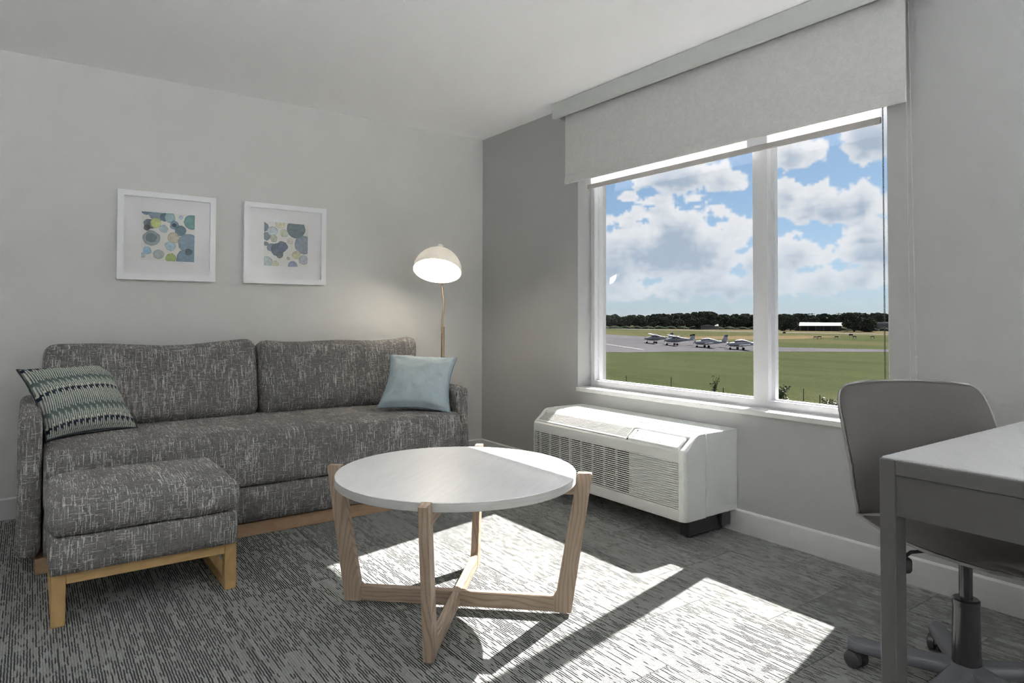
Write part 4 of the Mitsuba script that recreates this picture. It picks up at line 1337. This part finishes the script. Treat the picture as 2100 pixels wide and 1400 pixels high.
def loft(st, seg=20, p=2.4):
    """Rounded cross-sections (x, half width, half height, centre height) joined along x."""
    V, F = [], []
    al = np.linspace(0, 2 * np.pi, seg, endpoint=False)
    for x, w, h, z in st:
        V.append(np.stack([0 * al + x, np.sign(np.cos(al)) * np.abs(np.cos(al)) ** (2 / p) * w, z + np.sign(np.sin(al)) * np.abs(np.sin(al)) ** (2 / p) * h], 1))
    n = len(st)
    V = np.vstack(V + [np.array([[st[0][0], 0, st[0][3]], [st[-1][0], 0, st[-1][3]]])])
    for i in range(n - 1):
        for k in range(seg):
            l = (k + 1) % seg
            F += [[i * seg + k, i * seg + l, (i + 1) * seg + l], [i * seg + k, (i + 1) * seg + l, (i + 1) * seg + k]]
    for k in range(seg):
        l = (k + 1) % seg
        F += [[n * seg, l, k], [n * seg + 1, (n - 1) * seg + k, (n - 1) * seg + l]]
    m = trimesh.Trimesh(V, F, process=False)
    m.fix_normals()
    return m


def wing(root, tip, rc, tc, t, dx=0.0):
    """A tapering wing from root to tip (x, y, z of the quarter chord), chords rc and tc, t thick."""
    V = []
    for (x, y, z), c in ((root, rc), (tip, tc)):
        for u, v in ((.25, 0), (.15, .5), (-.1, .6), (-.75, .05), (-.1, -.35), (.15, -.35)):
            V.append((x + u * c, y, z + v * t))
    F = []
    for k in range(6):
        l = (k + 1) % 6
        F += [[k, l, 6 + l], [k, 6 + l, 6 + k]]
    for k in range(1, 5):
        F += [[0, k + 1, k], [6, 6 + k, 7 + k]]
    m = trimesh.Trimesh(V, F, process=False)
    m.fix_normals()
    return m


def aircraft(label, x, y, head, high, paint, fin_paint, s=1.0):
    a = thing('light_aircraft', label, 'aircraft')
    M = T().translate([float(x), float(y), G]).rotate([0, 0, 1], math.degrees(head)).scale(s)

    def part(k, m, b, sm=35, lab=None):
        k = num(a + '__' + k)
        scene[k] = {**mikit.ply(m, b, sm), 'to_world': M}
        tag(k, lab)
        return k
    if high:
        part('fuselage', loft([(2.35, .16, .18, 1.25), (2.2, .40, .34, 1.25), (1.5, .50, .46, 1.27), (.8, .54, .56, 1.30), (.5, .56, .78, 1.50), (-.9, .55, .76, 1.50), (-1.8, .40, .52, 1.45), (-3.6, .18, .26, 1.42), (-5.0, .07, .16, 1.45)]), paint)
        part('window', loft([(.62, .50, .40, 1.80), (.45, .575, .30, 1.86), (-.9, .565, .28, 1.86), (-1.35, .48, .18, 1.82)]), 'plane_glass', 35, 'dark cabin windows')
        for sd in (-1, 1):
            part('wing', wing((.25, sd * .4, 2.26), (.15, sd * 5.5, 2.42), 1.6, 1.1, .20), paint)
            part('strut', tube([(.2, sd * .55, 1.0), (.2, sd * 2.6, 2.28)], .05, 8), paint)
    else:
        part('fuselage', loft([(2.3, .16, .18, 1.12), (2.15, .42, .34, 1.12), (1.4, .52, .44, 1.12), (.6, .58, .50, 1.14), (-.6, .58, .50, 1.16), (-1.8, .44, .42, 1.18), (-3.6, .20, .26, 1.20), (-5.0, .07, .15, 1.22)]), paint)
        part('cabin_roof', loft([(.95, .30, .10, 1.55), (.55, .50, .34, 1.66), (-.6, .54, .44, 1.70), (-1.5, .44, .34, 1.60), (-2.8, .18, .14, 1.40)]), paint)
        part('window', loft([(.93, .34, .14, 1.60), (.5, .535, .21, 1.74), (-.7, .56, .22, 1.76), (-1.5, .47, .12, 1.70)]), 'plane_glass', 35, 'dark cabin windows')
        for sd in (-1, 1):
            part('wing', wing((.15, sd * .4, .86), (.0, sd * 5.0, 1.22), 1.9, 1.25, .20), paint)
    part('tail_fin', moved(extrude(Polygon([(-3.7, 1.35), (-4.5, 2.75), (-5.15, 2.75), (-5.05, 1.3)]), .10), frame_mat((1, 0, 0), (0, 0, 1), (0, -1, 0), (0, .05, 0))), paint, False)
    part('fin_tip', moved(extrude(Polygon([(-4.32, 2.42), (-4.5, 2.78), (-5.17, 2.78), (-5.13, 2.42)]), .12), frame_mat((1, 0, 0), (0, 0, 1), (0, -1, 0), (0, .06, 0))), fin_paint, False, 'dark fin tip')
    for sd in (-1, 1):
        part('tailplane', wing((-4.45, sd * .05, 1.42), (-4.6, sd * 1.7, 1.44), .95, .65, .09), paint)
        part('gear_leg', tube([(-.25, sd * .5, .85), (-.35, sd * 1.1, .30)], .055, 8), paint)
        part('wheel', moved(lathe([(0, -.09), (.2, -.09), (.27, -.06), (.27, .06), (.2, .09), (0, .09)], 18), frame_mat((1, 0, 0), (0, 0, 1), (0, -1, 0), (-.35, sd * 1.18, .27))), 'tyre')
    part('gear_leg', tube([(1.75, 0, .8), (1.85, 0, .24)], .05, 8), paint)
    part('wheel', moved(lathe([(0, -.08), (.17, -.08), (.23, -.05), (.23, .05), (.17, .08), (0, .08)], 18), frame_mat((1, 0, 0), (0, 0, 1), (0, -1, 0), (1.87, 0, .23))), 'tyre')
    part('stripe', loft([(1.9, .470, .035, 1.12), (.6, .592, .05, 1.12), (-.8, .585, .05, 1.14), (-3.4, .235, .03, 1.22)]), 'plane_stripe', 35, 'dark stripe along the side')
    part('propeller', cat(moved(bx((-.03, -.95, -.07), (.03, .95, .07), .02), frame_mat((1, 0, 0), (0, math.cos(.5), math.sin(.5)), (0, -math.sin(.5), math.cos(.5)), (2.42, 0, 1.2))), moved(loft([(0, .14, .14, 0), (.2, .1, .1, 0), (.3, .02, .02, 0)], 12, 2), frame_mat((1, 0, 0), (0, 1, 0), (0, 0, 1), (2.34, 0, 1.2)))), 'plane_grey', 35)


HEAD = math.atan2(.486, -.874)
aircraft('white high winged light aircraft, farthest left of the parked row', 131.5, 117.2, HEAD - .10, True, 'plane_white', 'plane_stripe')
aircraft('white high winged light aircraft, second from the left in the parked row', 126.5, 106.0, HEAD - .08, True, 'plane_white', 'tyre')
aircraft('long white low winged light aircraft, third from the left in the parked row', 123.0, 94.0, HEAD - .02, False, 'plane_white', 'plane_stripe', 1.05)
aircraft('white low winged light aircraft nearest the mullion, last of the parked row', 121.0, 83.6, HEAD + .04, False, 'plane_white', 'tyre', 1.06)
